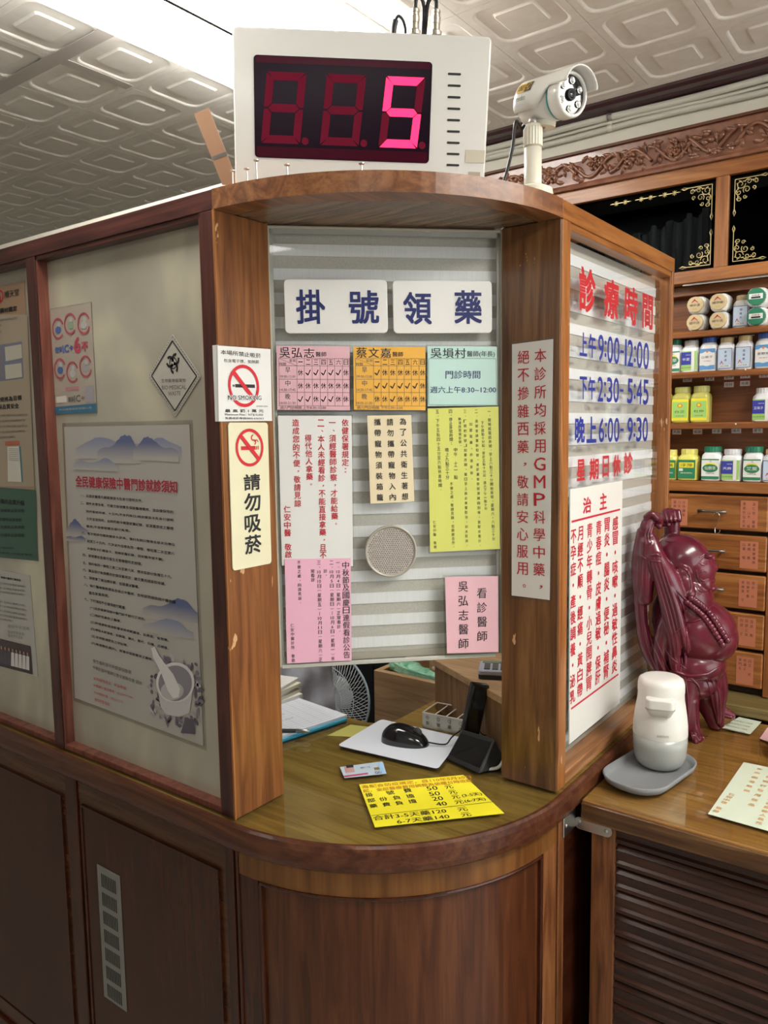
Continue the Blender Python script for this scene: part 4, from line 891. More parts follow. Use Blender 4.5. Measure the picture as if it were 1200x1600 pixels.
# ================================================================== security camera
cb = V((.378, .037, ZB))
t = thing('security_camera', 'white bullet security camera on an ivory stand at the right of the booth top', 'security camera', cb)
T_ = Matrix.Translation
MB().lathe([(.0005,0),(.034,0),(.0345,.004),(.033,.012),(.024,.0165),(.0155,.017),(.0005,.017)], 32, T_(cb)).build('base', WCREAM, t, smooth=False, bevel=0)
MB().lathe([(.0005,.016),(.0155,.016),(.0150,.022),(.0148,.080),(.0005,.080)], 24, T_(cb)).build('pole', WCREAM, t, smooth=True)
kn = MB(); pr = []
for k in range(40): a = 2*PI*k/40; r = .0162 if k % 2 else .0150; pr.append((cb.x+r*math.cos(a), cb.y+r*math.sin(a)))
kn.prism(pr, cb.z+.083, cb.z+.112); kn.lathe([(.0005,.112),(.0150,.112),(.0125,.118),(.0005,.118)], 24, T_(cb)); kn.build('locking_collar', WCREAM, t)
tc_ = pxp(836, 232, cb, V((-.8,-.6,0))); 
bodyc = pxp(861, 157, cb, V((-.8,-.6,0)))          # middle of the body
ax = (CR*.56 + CU*-.20 + CF*-.80).normalized()      # the way the lens looks
sd = ax.cross(V((0,0,1))).normalized(); upb = sd.cross(ax)
BM = mat4(bodyc, sd, upb, ax)
jt = bodyc - upb*.040 - ax*.012
MB().tube([tuple(cb+V((0,0,.114))), tuple(cb+V((0,0,.124))), tuple(jt)], .0045, 10).build('steel_joint', STEEL, t, smooth=True)
MB().ball(tuple(cb+V((0,0,.124))), .0075).build('ball_joint', STEEL, t, smooth=True)
JR = .0335
MB().lathe([(.0005,-.004),(.020,-.004),(.020,.0045),(.0005,.0045)], 28, mat4(bodyc-upb*(JR+.003)-ax*.012, sd, ax, upb)).build('mounting_ring', WCREAM, t)
MB().lathe([(.0005,-.054),(JR-.006,-.054),(JR-.001,-.049),(JR,-.048),(JR,.020)], 40, BM).build('housing', WHITE, t, smooth=True)
MB().lathe([(JR-.0004,.020),(JR+.0006,.0205),(JR+.0006,.0225),(JR-.0004,.023)], 40, BM, cap=False).build('teal_gasket', mat('teal_rubber', (.10,.40,.42), .5), t, smooth=True)
MB().lathe([(JR-.001,.023),(JR+.002,.026),(JR+.002,.046),(JR,.049),(JR-.0035,.049),(JR-.0035,.043)], 40, BM, cap=False).build('front_ring', WHITE, t, smooth=True)
MB().lathe([(.0004,.0435),(JR-.0035,.0435),(JR-.0035,.042),(.0004,.042)], 36, BM).build('front_window', BLACKG, t)
for k in range(6):
    a = 2*PI*(k+.5)/6; o_ = BM @ T_(V((.0215*math.cos(a), .0215*math.sin(a), .0435)))
    MB().lathe([(.0002,.0006),(.0028,.0006),(.0044,.0022),(.0056,.0024),(.0060,.0)], 16, o_).build('led_reflector', mat('chrome%d' % k, (.72,.72,.72), .15, 1), t, smooth=True)
    MB().ball((0,0,.002), .0024, o_, 8, 6).build('led_lens', mat('led_clear%d' % k, (.75,.75,.72), .1), t, smooth=True)
MB().lathe([(.0003,.0016),(.0050,.0020),(.0062,.0040),(.0090,.0044),(.0098,.0)], 24, BM @ T_(V((0,0,.0435)))).build('lens_barrel', BLACKP, t, smooth=True)
MB().ball((0,0,.0015), (.0055,.0055,.0025), BM @ T_(V((0,0,.0435))), 14, 8).build('lens', BLACKG, t, smooth=True)
def hood(i, j):
    NU, NV = 25, 17; z_ = -.057+.125*j/(NV-1)
    zz = (z_-.0)/.07
    span = 118 if z_ < .0 else 118-42*min(1, z_/.028)**1.3
    a = math.radians(90 + (-1+2*i/(NU-1))*span); R_ = JR+.0045+ (.0012 if i % 24 else 0)
    if z_ < -.052: R_ -= (-.052-z_)*1.2
    return BM @ V((R_*math.cos(a), R_*math.sin(a)*1.02, z_))
hm = MB().grid(hood, 25, 17)
ho = hm.build('sun_shield', WHITE, t, smooth=True); so = ho.modifiers.new('thick', 'SOLIDIFY'); so.thickness = .0022; so.offset = -1
# stickers on the shield
class CSurf(Surf):
    def __init__(s): s.ink = {}; s.off = 0
    def M(s, z=0): return None
def on_shield(s):
    for k, (mb, m_, layer) in s.ink.items():
        mb.v = [BM @ V(((JR+.0063+layer*.0004)*math.cos(p.x), (JR+.0063+layer*.0004)*math.sin(p.x)*1.02, p.y)) for p in mb.v]
        mb.build('sticker', m_, t)
st = CSurf()      # x = angle round the shield (radians), y = distance along the axis, reading towards the lens
def cput(body, m_, a0, a1, z0, z1, bold=.0, layer=1):
    vs, fs = glyph(body, bold, 2, 1.); st.mb(m_, layer).add([(a0+(a1-a0)*q, z0+(z1-z0)*p, 0) for p, q in vs], fs)
def crect(m_, a0, a1, z0, z1, layer=0):
    n = 6; vs = []
    for i in range(n+1): vs += [(a0+(a1-a0)*i/n, z0, 0), (a0+(a1-a0)*i/n, z1, 0)]
    st.mb(m_, layer).add(vs, [(2*i, 2*i+1, 2*i+3, 2*i+2) for i in range(n)])
left = 1 if (sd.dot(CR) < 0) else -1
def A_(d): return math.radians(90 + (-d if sd.dot(CF) < 0 else d))    # degrees down from the top on the camera's side
MYE = mat('sticker_yellow', (.80,.48,.04), .4); MBK = mat('sticker_black', (.03,.028,.02), .4)
crect(MYE, A_(48), A_(74), -.046, -.028); crect(MBK, A_(48), A_(74), -.028, -.012)
cput('1080P', BLACK, A_(70), A_(53), -.0445, -.0295, .02); cput('HD', MYE, A_(71), A_(52), -.0265, -.0135, .03)
cput('Firevideo', mat('sticker_green', (.05,.16,.12), .4), A_(93), A_(81), -.048, -.022, .01)
crect(mat('sticker_pale', (.70,.70,.72), .4), A_(100), A_(108), -.044, -.020); 
on_shield(st)
MB().tube(smooth_path([BM @ V((0,-.024,-.058)), BM @ V((0,-.034,-.066)), pxp(806,190,cb,V((-.8,-.6,0))), pxp(800,235,cb,V((-.8,-.6,0))), V((.335,.075,ZB+.012)), V((.36,.12,ZB+.004)), V((.42,.20,ZB+.004))]), .0026, 8).build('cable', BLACKP, t, smooth=True)
MB().tube([BM @ V((0,-.022,-.054)), BM @ V((0,-.034,-.064))], .0045, 8).build('cable_gland', BLACKP, t, smooth=True)

# ================================================================== things on the counter
def flat(name, label, cat, pts, z, th, m_, part='sheet', **k):
    P = [px(u, v, 2, z) for u, v in pts]; c = sum(P, V((0,0,0)))/len(P); t = thing(name, label, cat, (c.x, c.y, z))
    MB().prism([(p.x, p.y) for p in P], z, z+th).build(part, m_, t, **k); s = Surf(P[0], P[1]-P[0], V((0,0,1)), th); s.t = t; return s
def X3(x, y): return (360+x/2.609, 1010+y/2.609)
YEL = mat('yellow_price_paper', (.88,.78,.03), .5)
s = flat('price_sheet', 'bright yellow price sheet lying on the glass at the front of the counter', 'price sheet', [(561,1226),(724,1211),(788,1271),(586,1293)], .0002, .0004, YEL)
OR = mat('orange_print', (.62,.25,.02), .6)
s.line('為配合防疫規定，自110年5月20日', X3(535,575), X3(980,533), 5, OR, bold=.012); s.line('起，全部醫療費用調整為依櫃台時收取', X3(540,592), X3(985,548), 5, OR, bold=.012)
for body, a, b, h in (('掛　號　費　 50　元',(548,610),(905,575),7.5),('部 份 負 擔　 50　元',(558,632),(925,594),7.5),('藥 費 負 擔　 20　元',(568,656),(932,614),7.5)):
    pass
for c_, (x_, y_) in zip(['掛','號','費','50','元'], [(566,607),(652,598),(722,589),(822,580),(890,574)]): s.line(c_, X3(x_-(22 if c_ == '50' else 16), y_+2), X3(x_+(22 if c_ == '50' else 16), y_-2), 6.2, BLACK, bold=.011)
for c_, (x_, y_) in zip(['部','份','負','擔','50','元'], [(574,629),(623,624),(678,618),(733,612),(832,602),(906,595)]): s.line(c_, X3(x_-(22 if c_ == '50' else 16), y_+2), X3(x_+(22 if c_ == '50' else 16), y_-2), 6.2, BLACK, bold=.011)
for c_, (x_, y_) in zip(['藥','費','負','擔','20','元'], [(583,652),(636,646),(688,640),(742,633),(845,622),(918,615)]): s.line(c_, X3(x_-(22 if c_ == '20' else 16), y_+2), X3(x_+(22 if c_ == '20' else 16), y_-2), 6.2, BLACK, bold=.011)
s.line('(3-5天)', X3(944,612), X3(1025,603), 5.5, BLACK, bold=.01); s.line('40', X3(838,646), X3(882,641), 6.2, BLACK, bold=.011); s.line('元', X3(914,638), X3(950,634), 6.2, BLACK, bold=.011); s.line('(6-7天)', X3(955,634), X3(1040,624), 5.5, BLACK, bold=.01)
s.seg(X3(575,692), X3(1072,635), .0012, BLACK)
s.line('合計3-5天藥120　元', X3(582,703), X3(965,662), 7.2, BLACK, bold=.011); s.line('6-7天藥140　元', X3(678,717), X3(980,684), 7.2, BLACK, bold=.011); s.flush(s.t)
# insurance card
s = flat('insurance_card', 'pale blue health card with a small portrait, lying in front of the mouse pad', 'card', [(531,1199),(597,1190),(604,1209),(538,1216)], .0002, .0008, mat('card_pale_blue', (.55,.66,.76), .25, coat=.6), bevel=.0003)
s.quad([X3(462,492),X3(500,487),X3(508,514),X3(470,518)], mat('card_portrait', (.50,.28,.28), .5), 0); s.quad([X3(470,488),X3(500,485),X3(503,496),X3(474,499)], BLACK, 1); s.quad([X3(585,497),X3(605,494),X3(610,504),X3(589,507)], mat('card_chip', (.60,.45,.20), .3, .6), 0)
s.quad([X3(462,530),X3(560,517),X3(562,523),X3(464,536)], mat('card_red', (.45,.05,.12), .5), 0); s.quad([X3(600,476),X3(622,474),X3(634,516),X3(610,520)], mat('card_blue', (.35,.55,.78), .5), 0)
s.line('00', X3(590,518), X3(616,515), 4, NAVY); s.line('健保卡 卡號', X3(530,498), X3(570,494), 3, GREYI, res=1); s.line('林小明 A123', X3(532,508), X3(572,503), 2.6, GREYI, res=1) if False else None
s.flush(s.t)
# mouse pad, mouse
def rounded(P, r, n=4):
    out = []
    for i, p in enumerate(P):
        a = (P[i-1]-p).normalized(); b = (P[(i+1) % len(P)]-p).normalized()
        for k in range(n+1):
            q = k/n; out.append((p + a*r*(1-q)**2 + b*r*q**2))
    return out
P = [px(u, v, 2, .0001) for u, v in ((596,1125),(722,1154),(684,1203),(527,1166))]; c_ = sum(P, V((0,0,0)))/4
t = thing('mouse_pad', 'thin white mouse pad with rounded corners on the counter behind the card', 'mouse pad', (c_.x, c_.y, 0))
R_ = rounded(P, .012); MB().prism([(p.x, p.y) for p in R_], .0002, .0016).build('rubber_base', BLACKP, t); MB().prism([(p.x, p.y) for p in R_], .0016, .0024).build('white_surface', mat('pad_white', (.68,.71,.78), .6), t)
m0, m1 = px(597,1158,2,.003), px(672,1170,2,.003); ma = (m1-m0).normalized(); ma.z = 0; ml = (m1-m0).length
mc = (m0+m1)/2 + V((.012,.010,0)); MM = mat4(V((mc.x, mc.y, .0026)), ma, V((-ma.y, ma.x, 0)), V((0,0,1)))
t = thing('computer_mouse', 'black wired computer mouse on the white mouse pad', 'mouse', M=MM)
def mshell(i, j, NU=32, NV=9, kz=1., zb=0.):
    a = 2*PI*i/NU; q = j/(NV-1); ph = q*PI/2
    rx = .054; ry = .030-.003*math.cos(a); e = .82
    x_ = rx*abs(math.cos(a))**e*(1 if math.cos(a) > 0 else -1); y_ = ry*abs(math.sin(a))**e*(1 if math.sin(a) > 0 else -1)
    s_ = math.cos(ph)**.55; h = .036*(1-.28*((x_*s_/.054)+.15)**2-.18*(x_*s_/.054))
    return (x_*s_, y_*s_, zb+h*math.sin(ph)**.85)
ms = MB().grid(lambda i, j: mshell(i, j), 32, 9, True).build('shell', BLACKG, t, world=False, smooth=True)
MB().lathe([(.0001,-.0),(.0105,0),(.0105,.0045),(.0001,.0045)], 18, mat4(V((.028,-.002,.0262)), (1,0,0), (0,0,-1), (0,1,0))).build('scroll_wheel', mat('wheel_grey', (.05,.05,.05), .5), t, world=False, smooth=True)
MB().ball((-.024, 0, .0332), (.0055,.0055,.0012)).build('badge', mat('badge_grey', (.15,.15,.16), .25, .5), t, world=False, smooth=True)
MB().box((.006,-.0004,.0345), (.022,.0004,.0352)).build('button_gap', GREYH, t, world=False)
ce = MM @ V((.054,0,.008)); MB().tube(smooth_path([ce, ce+V((.02,-.03,-.004)), px(708,1150,2,.02), px(740,1128,2,.03), px(770,1118,2,.012)]), .0017, 8).build('cable', BLACKP, t, smooth=True)
# ledger on a blue folder, papers, pen
LP = [V((.262,.600,0)), V((.478,.555,0)), V((.500,.735,0)), V((.285,.785,0))]
t = thing('ledger', 'open white ruled ledger on a blue folder at the left of the counter', 'ledger', (.38,.67,0))
MB().prism([(p.x, p.y) for p in LP], .0004, .005).build('blue_folder', mat('folder_blue', (.03,.33,.50), .4), t)
L2 = [p+V((.008,.006,0)) for p in LP]; MB().prism([(p.x, p.y) for p in L2], .005, .011).build('pages', mat('ledger_page', (.72,.74,.80), .6), t)
s = Surf(L2[3]+V((0,0,.011)), L2[2]-L2[3], V((0,0,1)), .0); ex = (L2[2]-L2[3]).length; 
for i in range(15): s.seg((.008,-.012-i*.0115), (ex-.008,-.012-i*.0115), .0007, mat('rule_grey', (.30,.32,.42), .6), 0, False)
for i in range(8): s.seg((.012+i*.027,-.008), (.012+i*.027,-.175), .0005, mat('rule_grey', (.30,.32,.42), .6), 0, False)
for i in range(10): s.put('陳美玲 林志明 50'[:(4+i % 5)], GREYI, .05+.03*(i % 3), -.018-i*.0115, .05, .005, 0, res=1)
s.flush(t)
hs = []
for i in range(5):
    a = .12*(i % 3)-.1+.05*i; c2 = V((.44,.80,0)); w2, h2 = .085, .06; cs_, sn = math.cos(a), math.sin(a)
    P = [(c2.x+x_*cs_-y_*sn, c2.y+x_*sn+y_*cs_) for x_, y_ in ((-w2,-h2),(w2,-h2),(w2,h2),(-w2,h2))]
    z_ = .012+i*.008
    tp = thing('paper_bundle', ['lowest bundle of forms at the left end of the counter','second bundle of forms from the bottom at the left end of the counter','middle bundle of forms at the left end of the counter','second bundle of forms from the top at the left end of the counter','topmost bundle of curled forms at the left end of the counter'][i], 'papers', (c2.x, c2.y, z_), group='bundles of forms at the left end of the counter')
    MB().prism(P, z_ if i else .0002, z_+.0075).build('sheets', mat('bundle_paper%d' % i, ((.66,.62,.48) if i % 2 else (.70,.69,.66)), .7), tp)
pa, pb = V((.292,.655,.0155)), V((.352,.557,.0155)); pd = (pb-pa).normalized()
t = thing('ballpoint_pen', 'black and silver ballpoint pen lying across the ledger edge', 'pen', pa)
MB().tube([pa, pa+(pb-pa)*.72], .0045, 10).build('barrel', BLACKP, t, smooth=True); MB().tube([pa+(pb-pa)*.72, pa+(pb-pa)*.93, pb], [.0047,.0042,.0018], 10).build('silver_tip', STEEL, t, smooth=True); MB().box((-.0008,0,.0045), (.0008,.045,.0058), mat4(pa, pd.cross(V((0,0,1))), pd, V((0,0,1)))).build('clip', STEEL, t)
# ticket rack with numbered slots
ACR = clear('rack_acrylic', (.86,.86,.84), .08)
ra, rb = V((.552,.392,0)), V((.700,.2755,0)); ra = V((.548,.388,0)); rx_ = V((.02,-.145,0)); 
rx_ = (px(775,1158,2,0)-px(660,1135,2,0)); rL = .165; rx_.z = 0; rx_.normalize(); ry_ = V((-rx_.y, rx_.x, 0)); ry_ = ry_ if ry_.x > 0 else -ry_
RM = mat4(px(660,1137,2,0)+V((0,0,.0002)), rx_, ry_, V((0,0,1)))
t = thing('ticket_rack', 'clear acrylic rack with round numbered slots behind the mouse', 'rack', M=RM)
rh = .036; rd = .075
MB().box((0,0,0), (rL,.002,rh)).build('front_panel', mat('rack_front', (.55,.53,.46), .25, coat=.4), t, world=False)
for q in (((0,rd-.002,0),(rL,rd,rh)), ((0,0,0),(.002,rd,rh)), ((rL-.002,0,0),(rL,rd,rh)), ((0,0,0),(rL,rd,.002))): MB().box(*q).build('side_panel', ACR, t, world=False)
for i in range(1, 6): MB().box((rL*i/6,.002,.002), (rL*i/6+.0018,rd-.002,rh-.003)).build('divider', ACR, t, world=False)
EDG = mat('rack_edge', (.62,.58,.54), .3)
for q in (((0,-.0006,rh-.001),(rL,.0026,rh+.0006)), ((0,rd-.0026,rh-.001),(rL,rd+.0006,rh+.0006)), ((-.0006,0,rh-.001),(.0026,rd,rh+.0006)),): MB().box(*q).build('bright_edge', EDG, t, world=False)
for i in range(1, 6): MB().box((rL*i/6-.0004,.002,rh-.0035), (rL*i/6+.0022,rd-.002,rh-.0022)).build('bright_edge', EDG, t, world=False)
s = Surf(RM @ V((0,0,0)), rx_, -ry_, .0008)
for i, c_ in enumerate('掛號順序領取'):
    x_ = rL*(i+.5)/6; s.ring(x_, .027, .0032, .0044, GREYI, n=16); s.put(str(i+1), GREYI, x_, .027, .0022, .0036); s.put(c_, GREYI, x_, .014, .0085, .009, bold=.02)
s.flush(t)
# card reader: black wedge on a lead, upright reader leaning on it
wA, wB, wC, wD = px(690,1188,2,0), px(752,1212,2,0), V((.470,.135,0)), V((.535,.262,0))
t = thing('card_reader_stand', 'black wedge-shaped card reader stand by the right jamb on the counter', 'card reader', (.46,.2,0))
wa, wb, wc, wd = V((.428,.252,0)), V((.402,.158,0)), V((.470,.129,0)), V((.512,.228,0))
r1, r2 = (wa+wd)/2+V((.004,.0,.052)), (wb+wc)/2+V((.012,.004,.062))
b = MB(); b.add([wa+V((0,0,.0005)), wb+V((0,0,.0005)), wc+V((0,0,.0005)), wd+V((0,0,.0005)), r1, r2], [(0,1,2,3)[::-1],(0,1,5,4),(3,2,5,4)[::-1],(0,4,3),(1,2,5)]); b.build('wedge_body', mat('dusty_black', (.02,.02,.021), .45), t, bevel=.004, seg=3)
b = MB(); f0, f1, f2, f3 = wa+(r1-wa)*.12, wb+(r2-wb)*.12, wb+(r2-wb)*.9, wa+(r1-wa)*.9; nn = (wb-wa).cross(r1-wa).normalized(); nn = nn if nn.dot(CAM-wa) > 0 else -nn
mm = .1; c0 = (f0+f1+f2+f3)/4; Q = [c0+(q-c0)*.9+nn*.0008 for q in (f0,f1,f2,f3)]; b.add(Q, [(0,1,2,3)]); b.build('glossy_face', BLACKG, t)
MB().tube(smooth_path([V((.425,.155,.004)), V((.44,.137,.006)), V((.452,.130,.02)), V((.47,.128,.05)), V((.50,.13,.03)), V((.55,.14,.004))]), .0035, 8).build('white_cable', mat('cable_white', (.60,.60,.58), .4), t, smooth=True)
hb = V((.515,.215,.0))
h0, h1 = pxp(733,1150,V((.545,.215,0)),V((-.8,-.6,0))), pxp(750,1068,V((.545,.215,0)),V((-.8,-.6,0)))
t = thing('upright_terminal', 'slim black terminal standing upright behind the wedge-shaped reader', 'terminal', h0)
zz = (h1-h0).normalized(); xx = V((.75,-.6,0)); xx = (xx-zz*xx.dot(zz)).normalized(); yy = zz.cross(xx); HL = (h1-h0).length
MB().prism(rrect(.040,.020,.005,3), -.035, HL, mat4(h0, xx, yy, zz)).build('handset', BLACKG, t, bevel=.003, seg=2)
MB().box((-.012,-.0106,HL-.055), (.012,-.0098,HL-.012), mat4(h0, xx, yy, zz)).build('display_window', mat('terminal_window', (.02,.025,.03), .08), t)
MB().tube(smooth_path([h0+xx*.02+zz*.015, h0+xx*.035+zz*.005, V((.54,.19,.03)), V((.56,.15,.004))]), .0016, 6).build('cable', BLACKP, t, smooth=True)
# yellow note under the glass
t = thing('yellow_note', 'pale yellow note strip under the counter glass behind the ledger', 'note', (.45,.52,-.006)); P = [px(u, v, 2, -.004) for u, v in ((548,1131),(590,1136),(585,1152),(511,1148))]
MB().prism([(p.x, p.y) for p in P], -.0061, -.0058).build('sheet', mat('note_yellow', (.62,.58,.18), .6), t)

# ================================================================== behind the counter
# beech box cabinet with plastic bags
t = thing('beech_cabinet', 'low beech veneer cabinet behind the counter, filled with green plastic bags', 'cabinet', (.95,.45,FL))
bx = .74; q0 = px(584,1047,0,bx); ztop = q0.z; yl = q0.y
MB().box((bx, .24, FL), (bx+.018, yl, ztop)).build('front_panel', W_PLY, t, bevel=.001)
MB().box((bx+.018, yl-.018, FL), (1.08, yl, ztop)).build('side_panel', W_PLY, t, bevel=.001)
MB().box((bx+.018, .26, ztop-.12), (1.08, yl-.018, ztop-.10)).build('shelf', W_PLY, t)
MB().box((1.10, .24, FL), (1.08, yl-.018, ztop)).build('back_panel', W_PLY, t)
t = thing('plastic_bag_bundle', 'pale green plastic bag bundle lying in the beech cabinet behind the counter', 'plastic bags', (bx+.08, yl-.10, ztop-.1))
bgm = noisy('green_plastic_bag', (.16,.42,.27), (.35,.62,.45), 40, .3, bump=.6)
bb = MB()
for i in range(9): bb.ball((bx+.05+.006*(i % 3), yl-.045-.020*i, ztop+.012-.0035*i), (.03,.022,.016-.0006*i), seg=14, ring=8)
for i in range(5): bb.tube(smooth_path([(bx+.03,yl-.035,ztop+.004+i*.005), (bx+.022,yl-.09,ztop-.002+i*.004), (bx+.028,yl-.15,ztop-.010+i*.004), (bx+.035,yl-.22,ztop-.015+i*.004)]), .004, 6)
bgo = bb.build('bag', bgm, t, smooth=True)
MB().box((bx+.02, .27, ztop-.10), (bx+.12, yl-.025, ztop-.012)).build('folded_stack', mat('bag_stack', (.30,.33,.06), .4), t)
# angled beech organiser with the calculator on top
zo = .125
o1, o2 = px(677,1030,2,zo), px(785,1090,2,zo); od = (o2-o1).normalized(); on = V((od.y,-od.x,0)); on = on if on.dot(CAM-o1) > 0 else -on
OM = mat4(V((o1.x,o1.y,0)), od, -on, V((0,0,1)))
if (od.cross(-on)).z < 0: OM = mat4(V((o1.x,o1.y,0)), od, -on, V((0,0,1)))
t = thing('beech_organiser', 'beech veneer desk organiser standing at an angle at the right of the counter', 'organiser', (o1.x, o1.y, 0))
ol = (o2-o1).length+.03
MB().box((0,.004,.0005), (ol,.016,zo-.016), OM).build('front_board', wood('beech_dark', (.22,.12,.06), (.28,.16,.08), (.34,.20,.11), axis='z', rough=.5, coat=0), t)
MB().box((-.004,0,zo-.016), (ol+.004,.22,zo), OM).build('top_board', W_PLY, t, bevel=.001)
MB().box((0,.016,.0005), (.012,.20,zo-.016), OM).build('side_board', W_PLY, t)
MB().box((ol-.012,.016,.0005), (ol,.20,zo-.016), OM).build('side_board', W_PLY, t)
MB().box((-.045,.012,zo-.040), (-.004,.055,zo-.012), OM).build('drawer_end', W_PLY, t, bevel=.001)
MB().ball((-.004,.004,zo-.024), .005, OM).build('knob', WHITE, t, smooth=True)
calc = px(766,1048,2,zo+.012)
t = thing('calculator', 'grey desk calculator on the beech organiser, beside the right jamb', 'calculator', (calc.x, calc.y, zo)); CM = mat4(V((calc.x+.02,calc.y-.02,zo+.0005)), (.45,-.89,0), (.89,.45,0), (0,0,1))
MB().prism(rrect(.105,.075,.008,3), 0, .009, CM).build('base', BLACKP, t); MB().prism(rrect(.105,.075,.008,3), .009, .020, CM).build('case', mat('lavender_grey', (.42,.43,.52), .4), t, bevel=.002)
kb = MB()
for i in range(5):
    for j in range(4): kb.box((-.040+i*.018,-.028+j*.012,.020), (-.027+i*.018,-.019+j*.012,.0225), CM)
kb.build('keys', GREYI, t); MB().box((-.045,.021,.020), (.045,.033,.0215), CM).build('display', mat('lcd', (.25,.35,.28), .2), t)
# fan
fc = CAM + ray(508, 1088)*2.48 ; fcw = fc
fn_ = (CAM-fc); fn_.z = 0; fn_.normalize(); fn_ = (fn_ + CR*-.55).normalized(); fn_.z = 0; fn_.normalize(); fx = V((0,0,1)).cross(fn_)
FM = mat4(fc, fx, V((0,0,1)), fn_); t = thing('electric_fan', 'white electric fan with round wire guard behind the counter', 'fan', (fc.x, fc.y, FL))
FR = .155
FW = mat('fan_white', (.66,.70,.72), .4); wires = MB(); NW = 84
def guard(r, f=1): q = r/FR; return f*(.028*(1-q**2.2))
for k in range(NW):
    a0 = 2*PI*k/NW; wires.tube([FM @ V((r*math.cos(a0+.9*(r/FR)**.8), r*math.sin(a0+.9*(r/FR)**.8), guard(r))) for r in [FR*q for q in (.24,.4,.55,.7,.82,.92,.98,1.)]], .0013, 4, cap=False)
wires.build('guard_wires', FW, t, smooth=True, kind='stuff')
w2 = MB()
for k in range(40): a0 = 2*PI*k/40; w2.tube([FM @ V((r*math.cos(a0), r*math.sin(a0), -guard(r)*1.6-.004)) for r in [FR*q for q in (.3,.6,.85,1.)]], .0009, 4, cap=False)
w2.build('rear_wires', FW, t, smooth=True, kind='stuff')
for r, z_ in ((FR, 0), (FR*.70, guard(FR*.7)+.001), (FR*.45, guard(FR*.45)+.001)): MB().tube([FM @ V((r*math.cos(2*PI*k/48), r*math.sin(2*PI*k/48), z_)) for k in range(48)], .0038 if r == FR else .0013, 8, closed=True).build('guard_ring', mat('fan_ring', (.50,.60,.68), .4) if r == FR else FW, t, smooth=True)
MB().lathe([(.0004,.030),(.022,.030),(.027,.027),(.0275,.022)], 28, FM, cap=False).build('centre_badge', mat('fan_badge', (.40,.45,.48), .35), t, smooth=True)
for k in range(5):
    a0 = 2*PI*k/5; bl = MB()
    def bf(i, j): r = .025+.070*i/6; w_ = (.35+.45*math.sin(PI*(i+1.5)/8))*(j/4-.5)*1.1; return FM @ V((r*math.cos(a0+w_), r*math.sin(a0+w_), .010-.022*(j/4)))
    bl.grid(bf, 7, 5).build('blade', mat('fan_blade%d' % k, (.55,.60,.63), .35), t, smooth=True)
MB().lathe([(.0005,-.10),(.030,-.10),(.042,-.085),(.042,-.02),(.0005,-.02)], 24, FM).build('motor_housing', FW, t, smooth=True)
pc = FM @ V((0,-.03,-.06)); MB().tube([pc, (pc.x, pc.y, FL+.03)], .014, 12).build('pole', FW, t, smooth=True); MB().lathe([(.0005,0),(.085,0),(.08,.02),(.02,.035),(.0005,.035)], 32, T_(V((pc.x, pc.y, FL+.0)))).build('base', FW, t, smooth=True)
# chair with a grey jacket over its back
t = thing('grey_covered_chair', 'chair draped with a grey jacket behind the counter, left of the fan', 'chair', (.72,1.0,FL))
gc = CAM + ray(462, 1072)*2.12; gn = V((CAM.x-gc.x, CAM.y-gc.y, 0)).normalized(); gx = V((0,0,1)).cross(gn)
JK = noisy('grey_jacket_cloth', (.52,.53,.60), (.64,.65,.72), 25, .85, bump=.3)
def cl(i, j):
    NU, NV = 33, 20; a = (i/(NU-1)-.5); z_ = .13-.36*(j/(NV-1)); x_ = a*.30*(1+.15*(j/NV)); d = .035*math.cos(PI*a)+.006*math.sin(i*1.1+j*.2)+.004*math.sin(i*.37+j*.9)
    return gc + gx*(x_-.055) + V((0,0,z_)) + gn*(d-.03)
jo = MB().grid(cl, 33, 20).build('jacket', JK, t, smooth=True); so = jo.modifiers.new('t', 'SOLIDIFY'); so.thickness = .004
bk_ = gc - gn*.055
def cbx(n, x0, x1, z0, z1, d0, d1): MB().box((x0, d0, z0), (x1, d1, z1), mat4(bk_, gx, -gn, V((0,0,1)))).build(n, BLACKP, t, bevel=.004)
zf = FL-bk_.z
cbx('backrest', -.16, .06, -.22, .11, 0, .02); cbx('seat', -.18, .09, zf+.43, zf+.48, .0, .28)
for x_ in (-.17, .06):
    for y_ in (.01, .25): cbx('leg', x_, x_+.022, zf, zf+.43, y_, y_+.022)
# black cupboard put in to keep the background behind the counter black
t = thing('dark_cupboard', 'black storage cupboard added as the black background behind the booth counter', 'cupboard', (1.16,1.2,FL))
MB().box((1.135,.50,FL), (1.185,2.4,.62)).build('carcass', BLACKP, t); 
for i in range(4): MB().box((1.128,.51+i*.47,FL+.05), (1.135,.51+i*.47+.455,.60)).build('door', mat('black_laminate%d' % i, (.01,.01,.012), .5), t, bevel=.001)

# ================================================================== side table
ZT2 = -.03; TXF = .488; TYL = -.019
t = thing('side_table', 'brown wooden side table with glass top and slatted front, right of the booth', 'table', (.8,-.4,FL)); TBL = t
TYR = -1.05; TXB = 1.100
MB().box((TXF, TYR, ZT2-.006), (TXB, TYL, ZT2-.0058)) 
TBT = MB().box((TXF, TYR, ZT2-.036), (TXB, TYL, ZT2-.006)).build('table_top', W_TB, t, bevel=.003, seg=2)
MB().box((TXF+.004, TYR+.004, ZT2-.0058), (TXB-.02, TYL-.004, ZT2)).build('table_glass', GLASSC, t)
MB().box((TXF-.004, TYR, ZT2-.046), (TXF+.004, TYL, ZT2-.010)).build('front_edging', wood('worn_edging', (.09,.04,.016), (.15,.07,.026), (.32,.18,.075), axis='y', worn=0, rough=.3), t, bevel=.002)
MB().box((TXF+.010, -.082, FL), (TXF+.040, -.036, ZT2-.036)).build('corner_post', W_BR, t, bevel=.001)
MB().box((TXF+.04, -.060, FL), (TXB-.05, -.045, ZT2-.036)).build('side_board', W_DX, t)
z_ = ZT2-.040; k = 0
